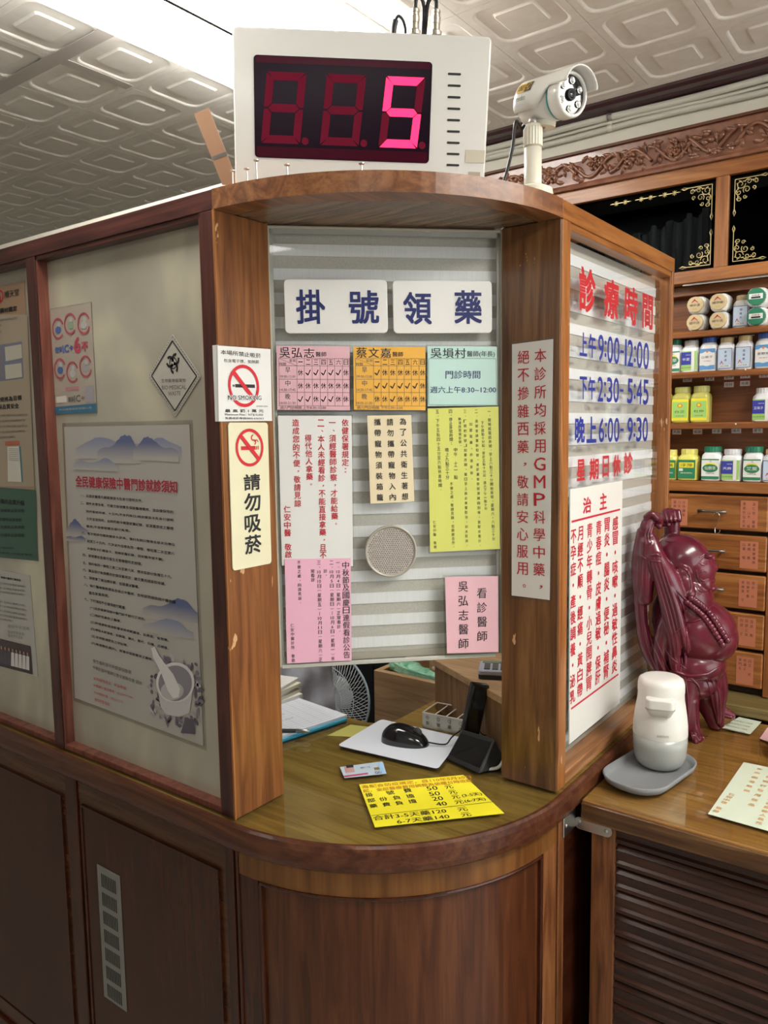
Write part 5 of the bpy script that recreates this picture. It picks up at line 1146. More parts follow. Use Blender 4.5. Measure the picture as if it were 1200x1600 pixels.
while z_ > FL+.02:
    h = .045; z1 = z_; z0 = max(z_-h, FL)
    pr = [(TXF+.030, z0), (TXF+.016, z0+.004), (TXF+.0145, z0+.012), (TXF+.019, z0+.016), (TXF+.018, z1-.012), (TXF+.014, z1-.008), (TXF+.022, z1-.001), (TXF+.030, z1-.001)]
    b = MB(); n = len(pr); vs = [(x_, TYR+.02, zz_) for x_, zz_ in pr]+[(x_, -.082, zz_) for x_, zz_ in pr]
    b.add(vs, [tuple(range(n)), tuple(range(n, 2*n))[::-1]]+[(i, i+n, (i+1) % n+n, (i+1) % n) for i in range(n)]); b.build('slat', wood('slat_wood', (.030,.010,.007), (.05,.017,.010), (.08,.03,.017), axis='y', rough=.3) if k == 0 else bpy.data.materials['slat_wood'], t); z_ -= h+.0015; k += 1
# steel bracket linking the table and booth
t = thing('steel_bracket', 'steel corner bracket joining the side table to the booth', 'bracket', (.47,-.02,-.06))
b0 = V((TXF+.0085, 0, 0))
MB().prism(rrect(.075, .024, .011, 5, cx=-.040, cy=-.088), 0, .002, mat4(V((TXF+.006, 0, 0)), (0,1,0), (0,0,1), (1,0,0))).build('plate', STEEL, t)
MB().box((.440, -.0045, -.098), (.496, -.0015, -.060)).build('flange', STEEL, t, bevel=.001)
for y_, zz_ in ((-.066,-.088), (-.012,-.084)): MB().ball((TXF+.0055, y_, zz_), (.0018,.004,.004)).build('screw', STEEL, t, smooth=True)
MB().ball((.452, -.005, -.078), (.004,.002,.004)).build('screw', STEEL, t, smooth=True)
# papers on the table
GPN = mat('pale_green_paper', (.60,.68,.55), .4, coat=.4)
s = flat('receipt_note', 'small pale green paper slip on the table in front of the statue', 'note', [(1155,1120.5),(1190,1128),(1172,1147.5),(1125,1137)], ZT2+.0003, .0004, GPN)
for i in range(4): s.line('服藥須知每日三次飯後', (1143-i*4,1125+i*4.5), (1176-i*4,1132+i*4.5), 2.2, GREYI, res=1)
s.flush(s.t)
s = flat('notice_sheet', 'large pale green notice sheet with faded orange writing, front right of the table', 'notice', [(1162,1191),(1262,1212),(1230,1307),(1106,1272)], ZT2+.0003, .0004, GPN, bevel=0)
FO = mat('faded_orange_ink', (.55,.33,.16), .6)
for body, a, b, w_ in (('本所自費藥劑，',(1189,1199),(1160,1247),7), ('仁安中醫　敬啟',(1145,1240),(1117,1270),7), ('請勿自行取用藥品',(1207,1205),(1172,1262),7), ('如有需要請洽櫃台服務人員元',(1222,1216),(1184,1290),7)):
    x0, y0 = s.loc(*a); x1, y1 = s.loc(*b); n = len(body); ang = math.atan2(y1-y0, x1-x0)+PI/2
    for i, c_ in enumerate(body):
        if c_ in '　，': continue
        s.put(c_, FO, x0+(x1-x0)*(i+.5)/n, y0+(y1-y0)*(i+.5)/n, .011, .0105, ang, bold=.03)
s.flush(s.t)
s = flat('pink_paper', 'pink paper partly in view at the right edge of the table', 'paper', [(1199,1137),(1225,1142),(1215,1165),(1187,1154)], ZT2+.0003, .0004, PINK); s.flush(s.t)
# soap dispenser and tray
tc0 = V((.668,-.093,ZT2)); ta = math.radians(-39)
TM = T_(V((.655,-.096,ZT2+.0003))) @ Matrix.Rotation(math.radians(-9), 4, 'Z') @ Matrix.Diagonal(V((1.34,1.26,1.12,1)))
t = thing('dispenser_tray', 'grey rounded tray under the soap dispenser on the side table', 'tray', M=TM)
TG = mat('grey_silicone', (.22,.23,.24), .55)
b = MB(); loops = []
for (wx_, wy_, z_) in ((.150,.088,0),(.164,.100,.006),(.170,.106,.016),(.166,.102,.017),(.158,.094,.009),(.150,.086,.0055)):
    loops.append([V((x_, y_, z_)) for x_, y_ in rrect(wx_, wy_, min(wx_, wy_)*.42, 7)])
n = len(loops[0])
for L_ in loops: b.v += L_
for k in range(len(loops)-1): b.f += [(k*n+i, k*n+(i+1) % n, (k+1)*n+(i+1) % n, (k+1)*n+i) for i in range(n)]
b.f += [tuple(range(n))[::-1], tuple((len(loops)-1)*n+i for i in range(n))]
b.build('tray', TG, t, world=False, smooth=True)
dc = V((.702,-.100,ZT2+.0068)); DK = 1.2; DS = T_(dc) @ Matrix.Scale(DK, 4)
t = thing('soap_dispenser', 'white automatic soap dispenser with translucent grey base on the side table', 'soap dispenser', dc)
FST = mat('frosted_tank', (.36,.37,.35), .25, coat=.2); DWH = mat('dispenser_white', (.72,.71,.67), .4, coat=.1)
MB().lathe([(.0004,0),(.028,0),(.036,.003),(.0415,.010),(.0445,.025),(.0455,.045),(.0455,.058),(.0004,.058)], 48, DS).build('tank', FST, t, smooth=False).data.polygons.foreach_set('use_smooth', [True]*0) if False else None
o = MB().lathe([(.0004,0),(.026,0),(.034,.003),(.0400,.010),(.0435,.022),(.0448,.040),(.0450,.058)], 48, DS).build('tank', FST, t, smooth=True)
MB().lathe([(.0450,.058),(.0452,.059),(.0448,.075),(.0430,.092),(.0405,.108),(.0385,.120),(.0380,.130),(.0382,.131)], 48, DS, cap=False).build('upper_body', DWH, t, smooth=True)
MB().lathe([(.0382,.131),(.0386,.133),(.0384,.146),(.0365,.153),(.031,.157),(.018,.158),(.0004,.158)], 48, DS, cap=False).build('lid', DWH, t, smooth=True)
vd = (CAM-dc); vd.z = 0; vd.normalize(); sr = V((0,0,1)).cross(vd); fdir = (vd + sr*-.02).normalized()
NM = mat4(dc+V((0,0,.115*DK)), V((0,0,1)).cross(fdir), fdir, V((0,0,1))) @ Matrix.Diagonal(V((DK*1.25,DK*1.06,DK*1.35,1)))
def nz(i, j):
    a = -PI/2+PI*i/12; return None
b = MB(); pr = [(-.0185,.030),(-.019,.040)]+[(-.019+.008*(1-math.cos(k*PI/12)), .040+.010*math.sin(k*PI/12)) for k in range(1,7)]+[(.011+.008*math.sin(k*PI/12), .040+.010*math.cos(k*PI/12)) for k in range(0,6)]+[(.019,.040),(.0185,.030)]; npr = len(pr)
b.prism(pr, -.0005, .0125, NM); b.build('nozzle_head', DWH, t, bevel=.003, seg=3)
b = MB(); b.add([NM @ V((x_, y_-.001, -.0005)) for x_, y_ in pr]+[NM @ V((x_*.72, y_*.9-.001, -.010)) for x_, y_ in pr], [(i, (i+1) % npr, (i+1) % npr+npr, i+npr) for i in range(npr)]+[tuple(range(npr,2*npr))]); b.build('nozzle_underside', DWH, t, smooth=True)
s = Surf(dc+V((0,0,.072))+fdir*.0453, V((0,0,1)).cross(fdir), fdir, .0)
vs, fs = glyph('seiso', .0); bq = MB(); bq.add([dc+V((0,0,(.066+.0052*q)*DK))+ (fdir*math.cos((p-.5)*.42+.12)+V((0,0,1)).cross(fdir)*math.sin((p-.5)*.42+.12))*(.0455*DK) for p, q in vs], fs); bq.build('lettering', mat('grey_print', (.35,.34,.32), .5), t)
# second tray and bottle at the right edge
t = thing('dispenser_tray', 'grey tray cut off by the right edge of the photograph on the side table', 'tray', (.93,-.345,ZT2)); tm2 = Matrix.Translation(V((.925,-.318,ZT2+.0003)))
b2 = MB(); b2.v = [tm2 @ p for p in b.v] if False else []
b2 = MB().lathe([(.0004,0),(.044,0),(.052,.008),(.053,.015),(.050,.016),(.045,.006),(.0004,.005)], 36, tm2); b2.build('tray', TG, t, smooth=True)
t = thing('spray_bottle', 'white plastic bottle at the right edge standing in the second tray', 'bottle', (.925,-.318,ZT2)); MB().lathe([(.0004,.0055),(.030,.0055),(.033,.010),(.033,.085),(.026,.100),(.012,.106),(.012,.118),(.0004,.118)], 32, tm2).build('body', WHITE, t, smooth=True); MB().lathe([(.0004,.118),(.014,.118),(.014,.140),(.0004,.141)], 24, tm2).build('cap', WHITE, t, smooth=True)

# ================================================================== medicine cabinet
MC = thing('medicine_cabinet', 'tall brown wooden medicine cabinet with black glass doors, open shelves and drawers at the back', 'cabinet', (XC+.1,-.1,FL))
CY0, CY1 = -.78, .46           # extent along the wall (open shelf section); the top runs on behind the booth
def CP(u, v): return px(u, v, 0, XC)
zs = [CP(1200,v).z for v in (508,575,659,755)]          # shelf tops
yd = CP(1193,1000).y; 
zu0 = CP(1200,428).z; zu1 = CP(1200,408).z; zg1 = CP(1200,262).z; zc0 = CP(1200,240).z; zc1 = CP(1200,175).z
dz = [(CP(1199,777).z, CP(1199,832).z),(CP(1195,839).z, CP(1195,895).z),(CP(1194,901).z, CP(1194,955.5).z),(CP(1192,962).z, CP(1192,1017).z),(CP(1191,1022.5).z, CP(1191,1077.6).z)]
def cb_(n, a, b, m_=W_CY, **k): return MB().box(a, b).build(n, m_, MC, **k)
BKX = XC+.080
cb_('back_board', (BKX, CY0, -.0), (BKX+.02, CY1, zu0+.04), W_BK)
for y_ in (CY0, CY1-.02): cb_('side_board', (XC, y_, FL), (BKX, y_+.02, zu0), W_CB)
for i, z_ in enumerate(zs):
    cb_('shelf', (XC+.002, CY0+.02, z_-.012), (BKX, CY1-.02, z_), W_CY, bevel=.002); 
    if i < 3: cb_('shelf_lip', (XC-.004, CY0+.02, z_-.016), (XC+.006, CY1-.02, z_-.004), W_BK, bevel=.002)
cb_('shelf_apron', (XC, CY0+.02, dz[0][0]+.008), (XC+.02, CY1-.02, zs[3]-.001), W_CY, bevel=.001)
cb_('stepped_valance', (XC+.04, CY0+.02, zs[0]+.095), (BKX, CY1-.02, zu0-.002), W_BK)
cb_('soffit_strip', (XC+.004, -.70, zu0-.005), (XC+.012, .02, zu0-.0005), mat('aluminium_track', (.45,.42,.38), .4, .5))
# top rail, glass door band
YU0, YU1 = -.9, 1.35
cb_('upper_rail', (XC-.004, YU0, zu0), (XC+.03, YU1, zu1), W_CY, bevel=.001)
cb_('upper_rail', (XC-.004, YU0, zg1), (XC+.03, YU1, zc0+.004), W_CY, bevel=.001)
ya, yb = CP(1117.5,340).y, CP(1138,340).y
wst = ya-yb; pan = []; 
for i in range(4):
    yy = yb-.005; 
stl = [(yb, ya)]; GW = .335
st_y = [yb - .62 - wst, yb]; 
for y_ in (yb-.62-wst, yb, ya+.62, ): cb_('stile', (XC-.003, y_, zu1), (XC+.028, y_+wst, zg1), W_CB, bevel=.001)
cb_('upper_back', (XC+.16, YU0, zu0), (XC+.18, YU1, zg1), BLACKP)
cb_('upper_floor', (XC+.03, YU0, zu0), (XC+.16, YU1, zu0+.012), W_BK)
def scroll(b, ox, oy, sx, sy, M):
    """corner ornament made of spirals, bars and dots; (sx, sy) point into the pane"""
    def P(x_, y_): return M @ V((ox+sx*x_, oy+sy*y_, .0012))
    def sp(cx, cy, r, a0, turns, n=16):
        return [P(cx+(r*(1-.75*i/n))*math.cos(a0+turns*2*PI*i/n), cy+(r*(1-.75*i/n))*math.sin(a0+turns*2*PI*i/n)) for i in range(n+1)]
    w_ = .0011
    for x_, y_, r, a, tn in ((.016,.016,.011,0,1.2),(.034,.012,.008,PI,1.1),(.012,.034,.008,-PI/2,-1.1),(.050,.014,.006,PI,1.2),(.014,.050,.006,-PI/2,-1.2),(.030,.030,.009,PI*.75,1.3),(.026,.046,.005,0,1.2),(.046,.028,.005,PI/2,-1.2)): b.tube(sp(x_, y_, r, a, tn), w_, 4)
    b.tube([P(.003,.003), P(.060,.003)], w_, 4); b.tube([P(.003,.003), P(.003,.072)], w_, 4); b.tube([P(.003,.072),P(.006,.080),P(.003,.088),P(.0005,.080),P(.003,.072)], .0014, 4); b.tube([P(.060,.003),P(.070,.006),P(.078,.003),P(.070,.0005),P(.060,.003)], .0014, 4)
    for k in range(5): b.tube([P(.012+k*.009,.007+(k % 2)*.003), P(.018+k*.009,.010)], .0013, 4); b.tube([P(.007+(k % 2)*.003,.012+k*.009), P(.010,.018+k*.009)], .0013, 4)
def star(b, x_, y_, M, s=.010):
    for k in range(8):
        a = PI/4*k; L_ = s*(1.6 if k in (0,4) else .7); b.tube([M @ V((x_,y_,.0012)), M @ V((x_+L_*math.cos(a)*.6, y_+L_*math.sin(a)*.6, .0012)), M @ V((x_+L_*math.cos(a), y_+L_*math.sin(a), .0012))], [.0006,.0014,.0003], 4)
    b.ball(tuple(M @ V((x_,y_,.001))), .0012, seg=6, ring=4)
def pane(y0, y1, cor):
    w_ = y1-y0; h = zg1-zu1; M = mat4(V((XC+.010, y1, zu1)), (0,-1,0), (0,0,1), (-1,0,0))
    o = MB().box((0,0,-.003), (w_,h,0), M).build('black_glass_pane', DGLASS, MC)
    b = MB(); 
    for sx, sy in cor: scroll(b, w_-.008 if sx < 0 else .008, h-.008 if sy < 0 else .008, sx, sy, M)
    for q in ((w_*.62),(w_*.42),(w_*.2)) if (-1,-1) in cor and len(cor) < 4 else (): star(b, q-.012, h-.016, M); star(b, q+.012, h-.016, M)
    b.build('gold_ornament', GOLD, o); return o
y933 = CP(933,320).y
pane(ya, y933-.001, ((-1,-1),(-1,1))); pane(y933, ya+.62, ((1,-1),(1,1))); pane(yb-.31, yb, ((1,-1),(1,1))); pane(yb-.62, yb-.311, ((-1,-1),(-1,1)))
# pleated grey plastic bags standing behind the glass
def pl(i, j):
    y_ = ya+.02+.27*i/70; top = zu1+.15-.05*(i/70)+.008*math.sin(i*.55); z_ = zu1+.002+(top-zu1)*j/5
    return (XC+.040+.010*math.sin(i*.8+j*.15), y_+.004*math.sin(i*1.9), z_)
tg = thing('plastic_bag_row', 'row of pleated grey plastic bags behind the black glass cabinet door', 'plastic bags', (XC+.05, ya+.12, zu1)); MB().grid(pl, 71, 6).build('bags', mat('grey_plastic', (.80,.81,.80), .4), tg, smooth=True)
# carved band
CRV = noisy('carved_brown_wood', (.17,.065,.036), (.27,.115,.065), 30, .3, coat=.45)
band = MB(); nb = 9
pf = [(XC-.006, zc0+.004), (XC-.016, zc0+.004), (XC-.018, zc0+.010), (XC-.012, zc0+.018), (XC-.010, zc1-.02), (XC-.011, zc1-.004), (XC-.008, zc1), (XC+.02, zc1), (XC+.02, zc0+.004)]
n = len(pf); band.add([(x_, YU0, z_) for x_, z_ in pf]+[(x_, YU1, z_) for x_, z_ in pf], [tuple(range(n)), tuple(range(n, 2*n))[::-1]]+[(i, i+n, (i+1) % n+n, (i+1) % n) for i in range(n)])
bo = band.build('carved_band', CRV, MC); cb_('carved_band_edge', (XC-.016, YU0, zc1-.0005), (XC+.02, YU1, zc1+.006), wood('band_edge', (.08,.03,.016), (.12,.045,.025), (.16,.065,.035), axis='y'))
cv = MB(); rr = random.Random(11); hB = zc1-zc0-.02
def cz(f): return zc0+.012+hB*f
def cx_(f): return XC-.014
y_ = -.5
def leaf(y, f, L_, a, w_):
    M = mat4(V((cx_(f)-.0015, y, cz(f))), (0, math.cos(a), math.sin(a)), (0, -math.sin(a), math.cos(a)), (1,0,0)); 
    vs = []; N_ = 6
    for i in range(N_+1):
        q = i/N_; ww = w_*math.sin(PI*min(1, q*.9+.08))**.8; bend = .25*L_*q*q
        vs += [(L_*q, -ww+bend, .005), (L_*q, bend, -.008*math.sin(PI*q)-.001), (L_*q, ww+bend, .005)]
    cv.add(vs, [(3*i+j, 3*i+j+1, 3*i+j+4, 3*i+j+3) for i in range(N_) for j in range(2)], M)
def leafc(y, f, L_, a, w_):
    if not (zc0+.010 < cz(f)+L_*1.1*math.sin(a) < zc1-.004): a = 0 if math.cos(a) > 0 else PI; f = min(.8, max(.2, f))
    leaf(y, f, L_, a, w_)
while y_ < 1.32:
    # vine
    ph = rr.uniform(0, 6); pts = [(cx_(.5+.32*math.sin(ph+k*.9))-.002, y_+k*.018, cz(.5+.30*math.sin(ph+k*.9))) for k in range(7)]
    cv.tube(smooth_path(pts, 3), .0045, 5)
    for k in range(22): leafc(y_+rr.uniform(0,.11), rr.uniform(.12,.88), rr.uniform(.016,.030), rr.uniform(0, 2*PI), rr.uniform(.0045,.008))
    if rr.random() < .75:      # a rose
        fy, ff = y_+rr.uniform(.02,.09), rr.uniform(.4,.7)
        for ring, (r_, npet) in enumerate(((.013,7),(.008,5),(.004,3))):
            for k in range(npet): a = 2*PI*k/npet+ring; cv.ball((cx_(ff)-.002-.0018*ring, fy+r_*math.cos(a), cz(ff)+r_*math.sin(a)), (.006,.0052-.001*ring,.0052-.001*ring), seg=8, ring=5)
    y_ += .10
cv.build('carved_relief', CRV, bo, smooth=True)
# drawers
yL, yR = CP(1043,900).y, CP(1198,900).y
stw = .014
HND = mat('aged_metal_handle', (.20,.18,.16), .35, .9)
RP_ = mat('salmon_paper_label', (.50,.17,.09), .6); KI = mat('faint_brown_ink', (.10,.04,.03), .6)
cols = [(yR, yR+.262), (yR-.262-stw, yR-stw), (yR-2*(.262+stw), yR-.262-2*stw)]
cb_('drawer_carcass', (XC+.016, CY0+.02, -.0), (BKX, CY1-.02, dz[0][0]+.008), mat('drawer_gap_dark', (.03,.012,.006), .8))
for c0, c1 in cols: cb_('stile', (XC-.001, c0-stw, 0.0), (XC+.02, c0, dz[0][0]+.010), W_CB, bevel=.001)
cb_('stile', (XC-.001, cols[0][1], 0.0), (XC+.02, cols[0][1]+.03, dz[0][0]+.010), W_CB, bevel=.001)
labs = [[(750,85,853,250,('苡仁莖　當歸','　．山不　留','貴荷竹仙花茯')),(338,75,435,230,('杜仲續斷','川牛膝','當歸子元參枸'))],[(747,328,855,490,('藿香梗薄荷','黃精　膽','山藥　植'))],[(740,555,850,718,('厚朴　朴','桔梗不會','茶麻草　子'))],[(733,782,840,950,('百部　膽','阿膠公英','阿膠　子'))],[(725,1015,827,1180,('白芷　皮','地膚子','麥門冬'))]]
for ci, (c0, c1) in enumerate(cols):
    for r, (za, zb_) in enumerate(dz):
        o = cb_('drawer', (XC-.004, c0+.0015, zb_), (XC+.014, c1-.0015, za), W_CY, bevel=.0025)
        hy = (CP(960+592/3.81, 760+165/3.81).y if ci == 0 else (c0+c1)/2); hz = (za+zb_)/2+.004
        h = MB(); h.tube([(XC-.020, hy-.034, hz), (XC-.022, hy-.015, hz), (XC-.022, hy+.015, hz), (XC-.020, hy+.034, hz)], [.0042,.0030,.0030,.0042], 10)
        for s_ in (-1, 1): h.tube([(XC-.021, hy+s_*.028, hz), (XC-.003, hy+s_*.028, hz)], .0028, 8)
        h.build('handle', HND, o, smooth=True)
        if ci == 0:
            for (a, b, c_, d, tx) in labs[r]:
                def Q(x_, y2): return px(960+x_/3.81, 760+y2/3.81, 0, XC-.0042)
                p0, p1 = Q(a, (b+d)/2), Q(c_, (b+d)/2); t0_, t1_ = Q((a+c_)/2, b), Q((a+c_)/2, d)
                lo = MB().box((XC-.0049, p1.y, t1_.z), (XC-.0041, p0.y, t0_.z)).build('paper_label', RP_, o)
                w_ = p0.y-p1.y; hh = t0_.z-t1_.z; tm = MB(); M = mat4(V((XC-.0051, p0.y, t0_.z)), (0,-1,0), (0,0,1), (-1,0,0))
                for k, cc in enumerate(tx):
                    for j, ch in enumerate(cc):
                        if ch in '　．': continue
                        vs, fs = glyph(ch, .0, 1); X_ = w_*(.78-.28*k); Y_ = -hh*(.12+.16*j)
                        tm.add([(X_+(p-.5)*w_*.17, Y_+(q-.5)*hh*.11, 0) for p, q in vs], fs, M)
                tm.build('label_writing', KI, o)
# base ledge of the cabinet
cb_('base_ledge', (1.102, CY0, -.030), (BKX, CY1-.02, -.003), wood('ledge_olive', (.14,.10,.035), (.20,.15,.055), (.27,.20,.08), axis='y'), bevel=.003)
cb_('base', (1.12, CY0+.02, FL), (BKX, CY1-.02, -.031), W_DY)
# white labels on the shelf backs
LBL = mat('label_white', (.86,.84,.82), .6); LBR = mat('label_border', (.55,.10,.10), .6)
lx = {0: [(1058,533.5),(1084,529.5),(1116,526),(1145,524),(1171,521)], 1: [(1074,593),(1108.5,591),(1139,589),(1164.5,587),(1194,586)], 11: [(1139,601),(1164,599)], 2: [(1057.5,675),(1090,674.5),(1120,673.5),(1150.5,673),(1184,672.5)]}
nm = ['人參','大棗','丹參','川芎','白朮','杜仲','黃耆','當歸','茯苓','甘草','桂枝','地黃','天麻','柴胡','半夏','陳皮','麥冬']; kk = 0
for g, L_ in lx.items():
    for u, v in L_:
        p = px(u, v, 0, BKX-.001); b = MB().box((BKX-.0012, p.y-.0125, p.z-.0075), (BKX-.0002, p.y+.0125, p.z+.0075)).build('name_label', LBR, MC)
        MB().box((BKX-.0016, p.y-.0112, p.z-.0062), (BKX-.0012, p.y+.0112, p.z+.0062)).build('label_face', LBL, b)
        vs, fs = glyph(nm[kk % 17], .02, 1); kk += 1; q = MB(); q.add([(BKX-.0018, p.y+.009-.018*a, p.z-.0042+.0084*c2) for a, c2 in vs], fs); q.build('label_writing', BLACK, b)
for u, v in ((1164.5,577.5),(1149.5,662.5)): p = px(u, v, 0, XC-.0045); MB().ball(tuple(p), .0022, seg=10, ring=6).build('white_pin', WHITE, MC, smooth=True)
# wire hook hanging on the top drawer handle
p = px(1120, 804, 0, XC-.022); t = thing('wire_hook', 'bent steel wire hook hanging from the top drawer handle', 'hook', p)
MB().tube(smooth_path([p+V((0,.010,-.006)), p+V((-.001,.002,.007)), p+V((-.004,-.007,.0)), p+V((.002,-.006,-.010)), p+V((.008,.004,-.030)), p+V((.006,.005,-.042)), p+V((.0,.0,-.048)), p+V((-.004,-.008,-.044)), p+V((-.006,-.010,-.038))]), .0012, 8).build('wire', mat('bright_wire', (.75,.75,.73), .2, 1), t, smooth=True)

# ================================================================== medicine bottles
def bottle(label, y, zb_, w_, h, cap, body, lab, capr=.80, depth=.05, lying=False, face=None, grp=None, x=None):
    """square jar with shoulder, neck, ribbed cap and wrapped label"""
    x = XC+.018 if x is None else x
    base = V((x+w_/2, y, zb_+.0003)); t = thing('medicine_bottle', label, 'bottle', base, group=grp)
    def L_(z, k, r): return [(base.x+a, base.y+b_, base.z+z) for a, b_ in rrect(w_*k, w_*k, r*w_*k, 4)]
    if not lying:
        lo = [L_(0,.90,.3), L_(h*.02,1.,.28), L_(h*.69,1.,.28), L_(h*.76,.95,.33), L_(h*.805,.84,.42), L_(h*.84,.76,.47)]
        b = MB(); n = len(lo[0])
        for q in lo: b.v += [V(p) for p in q]
        for k in range(len(lo)-1): b.f += [(k*n+i, k*n+(i+1) % n, (k+1)*n+(i+1) % n, (k+1)*n+i) for i in range(n)]
        b.f += [tuple(range(n))[::-1], tuple((len(lo)-1)*n+i for i in range(n))]
        b.build('jar', body, t, smooth=False)
        R_ = w_*capr/2; NR = 36; cp = MB(); 
        for (ra_, z0_, z1_) in ((1., h*.84, h*.985),):
            P = [(base.x+R_*(1 if k % 2 else .96)*math.cos(2*PI*k/NR), base.y+R_*(1 if k % 2 else .96)*math.sin(2*PI*k/NR)) for k in range(NR)]
            cp.prism(P, base.z+z0_, base.z+z1_)
        cp.lathe([(R_*.97,h*.984),(R_*.90,h),(.0003,h)], NR, T_(base), cap=False); cp.build('cap', cap, t)
        M = mat4(V((x-.0006, y+w_*.44, base.z+h*.06)), (0,-1,0), (0,0,1), (-1,0,0)); lab(t, M, w_*.88, h*.60)
    return t
def rel(t, name, m_, M, x0, y0, x1, y1, z=0): MB().box((x0,y0,z-.0005), (x1,y1,z+.0003), M).build(name, m_, t)
def rtxt(t, M, body, cx, cy, w_, h, m_, z=.0006, bold=.02):
    vs, fs = glyph(body, bold, 1); b = MB(); b.add([(cx+(a-.5)*w_, cy+(c-.5)*h, z) for a, c in vs], fs, M); b.build('label_writing', m_, t)
def rell(t, m_, M, cx, cy, rx, ry, z=.0005): MB().poly([(cx+rx*math.cos(2*PI*k/22), cy+ry*math.sin(2*PI*k/22), z) for k in range(22)], M).build('label_patch', m_, t)
LG = mat('label_green', (.03,.22,.10), .4); LLG = mat('label_lime', (.36,.62,.16), .4); LBU = mat('label_royal', (.04,.05,.36), .4); LSK = mat('label_sky', (.12,.32,.62), .4); LPB = mat('label_pale_blue', (.55,.66,.80), .4); LYE = mat('label_yellow', (.82,.72,.05), .4); LW = mat('label_paper', (.78,.78,.76), .4); LOR = mat('label_orange', (.70,.25,.05), .4)
LNV = mat('label_navy', (.05,.08,.25), .4)
def lab_green(word):
    def f(t, M, w_, h):
        rel(t, 'label', LW, M, 0, 0, w_, h); rel(t, 'label_band', LG, M, 0, 0, w_, h*.13, .0006); rel(t, 'label_band', LG, M, 0, h*.92, w_, h*.97, .0006)
        rell(t, LYE, M, w_*.5, h*.66, w_*.34, h*.13, .0006); rell(t, LG, M, w_*.5, h*.52, w_*.44, h*.2, .0009); rtxt(t, M, word, w_*.5, h*.53, w_*.62, h*.17, LW, .0013); rtxt(t, M, 'G', w_*.5, h*.86, w_*.12, h*.09, LG); rtxt(t, M, '科學中藥', w_*.5, h*.27, w_*.5, h*.06, GREYI)
    return f
def lab_blue(word):
    def f(t, M, w_, h):
        rel(t, 'label', LLG, M, 0, 0, w_, h); rel(t, 'label_band', LW, M, w_*.66, 0, w_*.85, h, .0004); rel(t, 'label_patch', LBU, M, 0, h*.30, w_*.64, h*.95, .0007); rtxt(t, M, word, w_*.32, h*.58, w_*.5, h*.15, LW, .0012); rtxt(t, M, '科學中藥', w_*.45, h*.80, w_*.3, h*.06, LW, .0012); rtxt(t, M, '品質保證', w_*.35, h*.15, w_*.6, h*.07, LG, .0012)
    return f
def lab_sky(word):
    def f(t, M, w_, h):
        rel(t, 'label', LW, M, 0, 0, w_, h); rel(t, 'label_band', LSK, M, 0, h*.80, w_, h, .0004); rel(t, 'label_band', LSK, M, 0, 0, w_, h*.2, .0004); rell(t, LW, M, w_*.5, h*.52, w_*.47, h*.36, .0008); rtxt(t, M, word, w_*.5, h*.6, w_*.75, h*.12, BLACK, .0012); rell(t, LOR, M, w_*.5, h*.86, w_*.07, h*.06, .0012); rtxt(t, M, '科學中藥製劑', w_*.5, h*.40, w_*.5, h*.05, RED, .0012)
    return f
def lab_pale(word):
    def f(t, M, w_, h):
        rel(t, 'label', LPB, M, 0, 0, w_, h)
        for q in ((0,0,w_*.03,h),(w_*.97,0,w_,h),(0,0,w_,h*.02),(0,h*.98,w_,h)): rel(t, 'label_border', LNV, M, *q, .0004)
        for k, ch in enumerate(word): rtxt(t, M, ch, w_*.55, h*(.82-.2*k), w_*.16, h*.12, NAVY, .0009)
        rtxt(t, M, '人', w_*.3, h*.3, w_*.25, h*.2, RED, .0009, .0); rel(t, 'label_patch', LW, M, w_*.12, h*.08, w_*.85, h*.18, .0006); rtxt(t, M, 'GMP 製藥', w_*.48, h*.13, w_*.6, h*.06, BLACK, .0012)
    return f
def lab_olive(word):
    def f(t, M, w_, h):
        rel(t, 'label', LYE, M, 0, 0, w_, h); rel(t, 'label_patch', LLG, M, w_*.05, h*.14, w_*.95, h*.88, .0004); rell(t, LOR, M, w_*.5, h*.70, w_*.16, h*.10, .0009); rell(t, LYE, M, w_*.5, h*.70, w_*.09, h*.06, .0012); rtxt(t, M, word, w_*.5, h*.42, w_*.6, h*.12, BLACK, .0009); rtxt(t, M, '科學中藥', w_*.5, h*.22, w_*.5, h*.06, GREYI, .0009)
    return f
def lab_yel(word):
    def f(t, M, w_, h):
        rel(t, 'label', LG, M, 0, 0, w_, h); rel(t, 'label_patch', LYE, M, w_*.08, h*.58, w_*.92, h*.86, .0004); rtxt(t, M, word, w_*.5, h*.72, w_*.7, h*.18, BLACK, .0009); rtxt(t, M, '濃縮顆粒', w_*.5, h*.3, w_*.7, h*.08, LW, .0009); rel(t, 'label_patch', LW, M, w_*.08, h*.4, w_*.3, h*.54, .0006)
    return f
GCAP = mat('green_cap', (.02,.20,.11), .35, coat=.3); WCAP = mat('white_cap', (.74,.74,.76), .35); BCAP = mat('blue_cap', (.05,.13,.50), .35, coat=.3); CCAP = mat('cream_cap', (.72,.58,.30), .4); OCAP = mat('olive_cap', (.48,.46,.14), .3, coat=.4); YCAP = mat('yellow_cap', (.78,.72,.20), .35)
JW = mat('jar_white', (.84,.85,.86), .3, coat=.2); JO_ = mat('jar_olive_plastic', (.50,.47,.12), .2, coat=.6); JY = mat('jar_yellow', (.76,.70,.16), .3, coat=.3); JG = mat('jar_grey', (.58,.57,.55), .4)
def at_(u, v_top, v_bot, si):
    p = px(u, v_bot, 0, XC+.018); z = zs[si]; q = px(u, v_top, 0, XC+.022); return p.y, z, q.z-z
def bt(u, uw, vt, vb, si, *a, **k):
    y, z, h = at_(u, vt, vb, si); w_ = abs(px(u-uw/2, vb, 0, XC+.018).y-px(u+uw/2, vb, 0, XC+.018).y); return bottle(a[0], y, z, w_, h, *a[1:], **k)
